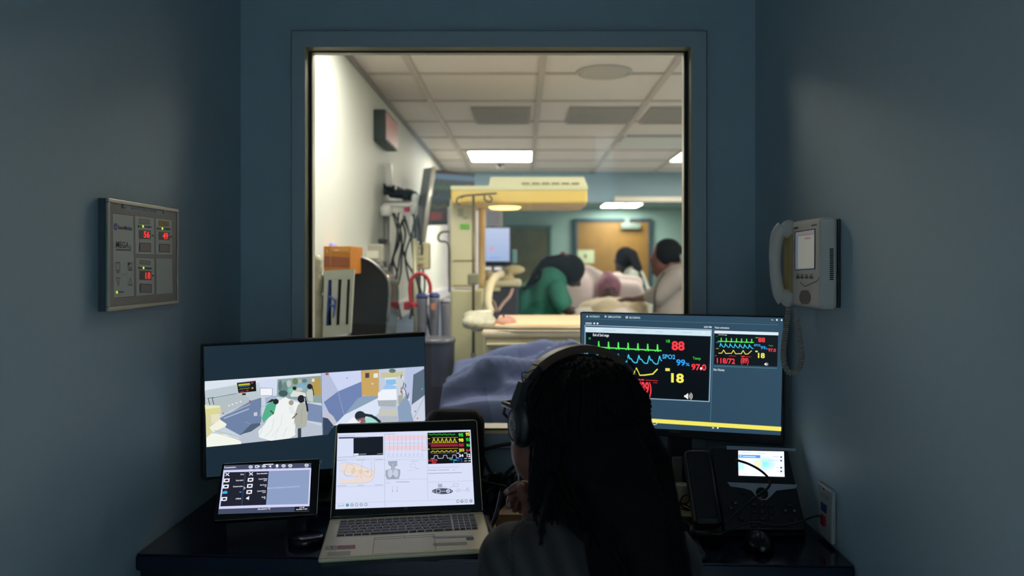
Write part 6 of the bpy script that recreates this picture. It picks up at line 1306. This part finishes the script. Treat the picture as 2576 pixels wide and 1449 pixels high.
b = MB(); b.tube([f5(1305, 1190, 1.452), f5(1309, 1212, 1.450), f5(1313, 1240, 1.446), f5(1318, 1282, 1.442)], [.0022, .0038, .004, .0036], 10); b.build('barrel', BLACKG, tp_)
b = MB(); b.tube([f5(1303.5, 1188, 1.449), f5(1307, 1208, 1.446)], .0010, 6); b.build('clip', STEEL, tp_)
# jacket
jm = bpy.data.materials.new('checked_wool'); jm.use_nodes = True; nt = jm.node_tree; bs = nt.nodes['Principled BSDF']; bs.inputs['Roughness'].default_value = .9
tc = nt.nodes.new('ShaderNodeTexCoord'); mp = nt.nodes.new('ShaderNodeMapping'); mp.inputs['Rotation'].default_value = (.3, .5, .25); nt.links.new(tc.outputs['Object'], mp.inputs[0])
def wv(d, sc): 
    w_ = nt.nodes.new('ShaderNodeTexWave'); w_.bands_direction = d; w_.inputs['Scale'].default_value = sc; nt.links.new(mp.outputs[0], w_.inputs[0]); return w_
wa, wb, wc = wv('X', 85), wv('Z', 85), wv('X', 9)
m1 = nt.nodes.new('ShaderNodeMath'); m1.operation = 'MULTIPLY'; nt.links.new(wa.outputs['Fac'], m1.inputs[0]); nt.links.new(wb.outputs['Fac'], m1.inputs[1])
m2 = nt.nodes.new('ShaderNodeMath'); m2.operation = 'MULTIPLY_ADD'; nt.links.new(m1.outputs[0], m2.inputs[0]); m2.inputs[1].default_value = .75; 
m3 = nt.nodes.new('ShaderNodeMath'); m3.operation = 'MULTIPLY'; nt.links.new(wc.outputs['Fac'], m3.inputs[0]); m3.inputs[1].default_value = .25; nt.links.new(m3.outputs[0], m2.inputs[2])
rm = nt.nodes.new('ShaderNodeMix'); rm.data_type = 'RGBA'; rm.inputs[6].default_value = (*hexc('151517'), 1); rm.inputs[7].default_value = (*hexc('5c5855'), 1); nt.links.new(m2.outputs[0], rm.inputs[0]); nt.links.new(rm.outputs[2], bs.inputs['Base Color'])
jk = blob('jacket', [('c', SHL+Vector((0, 0, .004)), SHR+Vector((0, 0, .004)), .066, .066), ('c', SHL, Vector((.088, 1.27, .885)), .058, .050), ('c', SHR, Vector((.12, 1.27, .885)), .058, .050), ('c', Vector((.10, 1.25, .80)), Vector((.09, 1.17, .66)), .128, .135), ('c', Vector((.09, 1.17, .66)), Vector((.09, 1.12, .50)), .135, .155),
    ('c', SHL, EL, .064, .054), ('c', EL, EL.lerp(W, .82), .052, .042), ('c', SHR, EL2, .064, .054), ('c', EL2, EL2.lerp(W2, .82), .052, .042), ('c', Vector((.075, 1.235, .895)), Vector((.13, 1.235, .895)), .045, .045)], jm, t, voxel=.008, smooth=6)
def rib(pts_, r): b = MB(); b.tube(crom(pts_, 6), r, 8); return b
b = MB()
b.tube(crom([P(1345, 1292, 1.20), P(1300, 1325, 1.19), P(1283, 1370, 1.20), P(1290, 1449, 1.19)], 6), .0022, 6)
b.build('shoulder_seam', jm, jk)
b = MB(); 
for k in range(1): b.tube([NB+Vector((.068*math.cos(a), .060*math.sin(a)-.005, -.004-.012*math.sin(a))) for a in [2*math.pi*i/28 for i in range(28)]], .010, 10, closed=True)
b.build('collar', jm, jk)
trs = []
for sx in (-1, 1):
    trs += [('c', Vector((.09+sx*.08, 1.12, .48)), Vector((.09+sx*.10, 1.47, .47)), .098, .068), ('c', Vector((.09+sx*.10, 1.47, .47)), Vector((.09+sx*.10, 1.50, .13)), .066, .052)]
blob('trousers', trs, mat('trouser_black', '121317', .85), t, voxel=.012)
for sx in (-1, 1): blob('shoe', [('c', (.09+sx*.10, 1.50, .045), (.09+sx*.11, 1.64, .032), .044, .032), ('c', (.09+sx*.10, 1.50, .05), (.09+sx*.10, 1.50, .09), .042, .038)], mat('shoe_dark', '1d1d22', .6), t, voxel=.008)
# hair: mass and single locs
LOC = mat('dark_locs', '060608', .85, var=.3, scale=120, bump=.4, spec=.15)
hr = blob('hair', [('e', Vector((.106, 1.315, 1.098)), (.104, .118, .097)), ('e', Vector((.128, 1.27, 1.03)), (.090, .085, .11)), ('e', Vector((.135, 1.20, .995)), (.085, .055, .10)), ('e', Vector((.162, 1.150, .93)), (.070, .045, .12)), ('e', Vector((.186, 1.11, .86)), (.045, .038, .10)), ('c', Vector((.12, 1.30, 1.07)), Vector((.16, 1.15, .95)), .080, .055)], LOC, t, voxel=.010, smooth=6)
rnd = random.Random(21); b = MB()
Tc = Vector((.106, 1.315, 1.098))
for i in range(190):
    az = rnd.uniform(-math.pi*.98, math.pi*.06) if i % 5 else rnd.uniform(-math.pi*.9, -math.pi*.1)
    el = rnd.uniform(.05, 1.35)
    d0 = Vector((math.cos(az)*math.cos(el), math.sin(az)*math.cos(el), math.sin(el)))
    s0 = Tc+Vector((d0.x*.106, d0.y*.117, d0.z*.096))
    d1 = Vector((math.cos(az), math.sin(az), 0)); s1 = Tc+Vector((d1.x*(.106+rnd.uniform(-.004, .008)), d1.y*(.120+rnd.uniform(-.004, .006)), -.01))
    fx = (math.cos(az)+1)/2                      # 0 left .. 1 right
    fx = min(1, max(0, fx+rnd.uniform(-.05, .05)))
    zend = (.972, .965, .945, .905, .865, .845)[min(5, int(fx*5.99))]+rnd.uniform(-.022, .022)
    back = 1.075+max(0, .6-fx)*.13+rnd.uniform(0, .02)
    p2 = Vector((.036+fx*.19, 1.20+max(0, .6-fx)*.05, 1.03)); p3 = Vector((.026+fx*.21, 1.13+max(0, .6-fx)*.10, max(.93, zend+.03))); p4 = Vector((.036+fx*.205+rnd.uniform(-.01, .01), back, zend))
    if p2.y > s1.y: p2.y = s1.y-.002
    pts_ = crom([s0, s0.lerp(s1, .55)+d0*.008, s1, p2+Vector((rnd.uniform(-.008, .008), rnd.uniform(-.012, .006), 0)), p3+Vector((rnd.uniform(-.01, .01), rnd.uniform(-.012, .006), 0)), p4], 6)
    r0 = rnd.uniform(.0030, .0046); n = len(pts_)
    b.tube([q_+Vector((0, 0, 0)) for q_ in pts_], [r0*(1+.18*math.sin(k*2.3+i))*(1 if k < n-5 else (n-k)/5*.8+.15) for k in range(n)], 6)
# loose locs at the left of the neck, in front of the cheek, and stray ones on the right
def strand(pts_, r): 
    p = crom([P(*q_) for q_ in pts_], 6); n = len(p); b.tube(p, [r*(1+.15*math.sin(k*1.9)) * (1 if k < n-4 else .6) for k in range(n)], 6)
for k in range(16):
    dx = k*4.4+rnd.uniform(-3, 3); e_ = rnd.uniform(-26, 26)
    strand([(1352+dx, 1090, 1.22), (1345+dx+rnd.uniform(-6, 6), 1150, 1.20), (1336+dx+rnd.uniform(-9, 8), 1215, 1.18), (1333+dx+rnd.uniform(-14, 8), 1262, 1.165), (1330+dx*1.1+rnd.uniform(-12, 12), 1305+e_*.7, 1.150)], .0030)
strand([(1390, 1200, 1.16), (1376, 1260, 1.14), (1364, 1320, 1.10), (1360, 1372, 1.08)], .0055)
strand([(1336, 1120, 1.25), (1334, 1170, 1.24), (1332, 1215, 1.22), (1330, 1262, 1.2)], .0026)
strand([(1610, 985, 1.28), (1624, 1010, 1.27), (1629, 1040, 1.27), (1622, 1060, 1.27)], .0014)
strand([(1575, 900, 1.3), (1598, 930, 1.29), (1612, 955, 1.28)], .0014)
strand([(1618, 1060, 1.24), (1640, 1140, 1.22), (1652, 1190, 1.2), (1666, 1260, 1.18), (1690, 1330, 1.14)], .0028)
strand([(1622, 1100, 1.24), (1650, 1150, 1.22), (1662, 1195, 1.2), (1668, 1215, 1.2)], .0024)
strand([(1640, 1180, 1.22), (1655, 1230, 1.2), (1684, 1300, 1.16), (1702, 1370, 1.12), (1706, 1420, 1.1)], .003)
b.build('locs', LOC, hr); bpy.data.objects['locs']['kind'] = 'stuff'
# headphones
t = root('headphones', 'black over-ear headphones worn by the seated person, round emblem on the cup', 'headphones', hp_(0, .1, 0))
HB = mat('headband_leatherette', '4d392b', .45); HM = mat('headphone_matte', '16191c', .4)
# band: arc in the (left, up) plane
bandR = []
for i in range(41):
    a = math.pi*(i/40); bandR.append((math.cos(a)*.121, math.sin(a)*.110-.019))
def arc(i0, i1, wd, th, m_, nm, lift=0.):
    b = MB(); L = []
    for i in range(i0, i1+1):
        l_, u_ = bandR[i]; a = math.pi*i/40; n_ = Lf*math.cos(a)+Up*math.sin(a)
        c = h+Lf*l_+Up*(u_+.0)+Fd*(-.004)
        L.append([c+n_*(lift+o_)+Fd*f_ for (o_, f_) in ((0, -wd), (th*.6, -wd), (th, -wd*.6), (th, wd*.6), (th*.6, wd), (0, wd))])
    for A_, B_ in zip(L, L[1:]):
        b._add(A_+B_, [(k, (k+1) % 6, 6+(k+1) % 6, 6+k) for k in range(6)])
    b._add(L[0], [(0, 1, 2, 3, 4, 5)]); b._add(L[-1], [(5, 4, 3, 2, 1, 0)])
    bmesh.ops.remove_doubles(b.bm, verts=b.bm.verts[:], dist=1e-5)
    return b.build(nm, m_, t, smooth=False)
arc(11, 29, .017, .013, HB, 'headband'); arc(8, 11, .015, .011, HM, 'band_joint'); arc(29, 32, .015, .011, HM, 'band_joint'); arc(4, 8, .010, .006, mat('slider_metal', '3f4346', .3, .6), 'slider'); arc(32, 36, .010, .006, mat('slider_metal', ''), 'slider')
for s_ in (1, -1):
    T = Matrix.Translation(hp_(-.004, s_*.113, -.026)) @ Matrix((Fd*s_, Up, Lf*s_)).transposed().to_4x4() @ Matrix.Rotation(R(6)*s_, 4, 'Z')
    b = MB(); Ts = T @ Matrix.Diagonal((.85, 1.04, 1, 1))
    b.lathe([(.001, .016), (.020, .0155), (.032, .012), (.0375, .004), (.038, -.004), (.036, -.008)], seg=36, T=Ts); cup = b.build('ear_cup', HM, t)
    b = MB(); b.lathe([(.036, -.008), (.041, -.010), (.042, -.018), (.038, -.024), (.024, -.024)], seg=36, T=Ts); b.build('ear_pad', mat('ear_pad_leather', '0e1012', .35), t)
    b = MB(); b.tube([Ts @ Vector((.0265*math.cos(a), .0265*math.sin(a), .0145)) for a in [2*math.pi*k/36 for k in range(36)]], .0009, 6, closed=True); b.build('cup_ring', mat('cup_dark_ring', '23272b', .3), cup)
    b = MB(); b.tube([Ts @ Vector((.0105*math.cos(a), .0105*math.sin(a), .0162)) for a in [2*math.pi*k/32 for k in range(32)]], .0008, 6, closed=True)
    g1 = [(-.0045, -.0065), (.0005, .0085), (.0050, -.0060), (.0015, -.0078), (-.0010, .0020)]
    b.tube([Ts @ Vector((x*s_, y, .0164)) for x, y in g1[:4]], .0006, 6); b.tube([Ts @ Vector((-.002*s_, -.006, .0164)), Ts @ Vector((.0018*s_, .004, .0164)), Ts @ Vector((.0018*s_, -.0075, .0164))], .0006, 6)
    b.build('emblem', mat('emblem_silver', 'a5a69c', .4, .2), cup)
    b = MB(); c0 = hp_(-.004, s_*.112, .0); b.hexa([hp_(-.016, s_*.114, .005), hp_(.010, s_*.114, .005), hp_(.010, s_*.130, .002), hp_(-.016, s_*.130, .002), hp_(-.012, s_*.100, .046), hp_(.006, s_*.100, .046), hp_(.006, s_*.114, .046), hp_(-.012, s_*.114, .046)]); b.build('yoke', HM, t)
b = MB(); b.tube(crom([P(1343, 928, 1.27), P(1330, 936, 1.262), P(1315, 937, 1.26), P(1313, 948, 1.26), P(1316, 962, 1.262)], 6), .0011, 6); b.build('wire', RUBBER, t)
# glasses
t = root('glasses', 'dark framed glasses on the seated person, only the left corner showing', 'glasses', hp_(.09, .04, .0))
gz = -.024; GS = 1.42
for s_ in (1, -1):
    b = MB(); cc = [(.012, .020), (.068, .018), (.072, -.002), (.060, -.018), (.024, -.018), (.012, -.004)]
    b.tube([hp_(.103-.16*max(0, l_-.02), s_*l_*GS, gz+u_) for l_, u_ in cc], .0032, 8, closed=True); b.build('rim', mat('glasses_frame', '14181a', .25), t)
    b = MB(); b.tube(crom([hp_(.094, s_*.072*GS, gz+.016), hp_(.06, s_*.071*GS, gz+.016), hp_(.0, s_*.063*GS, gz+.012)], 5), .0055, 8); b.build('temple', mat('glasses_frame', ''), t)
b = MB(); b.tube([hp_(.103, .012, gz+.012), hp_(.106, 0, gz+.014), hp_(.103, -.012, gz+.012)], .0018, 6); b.build('bridge', mat('glasses_frame', ''), t)
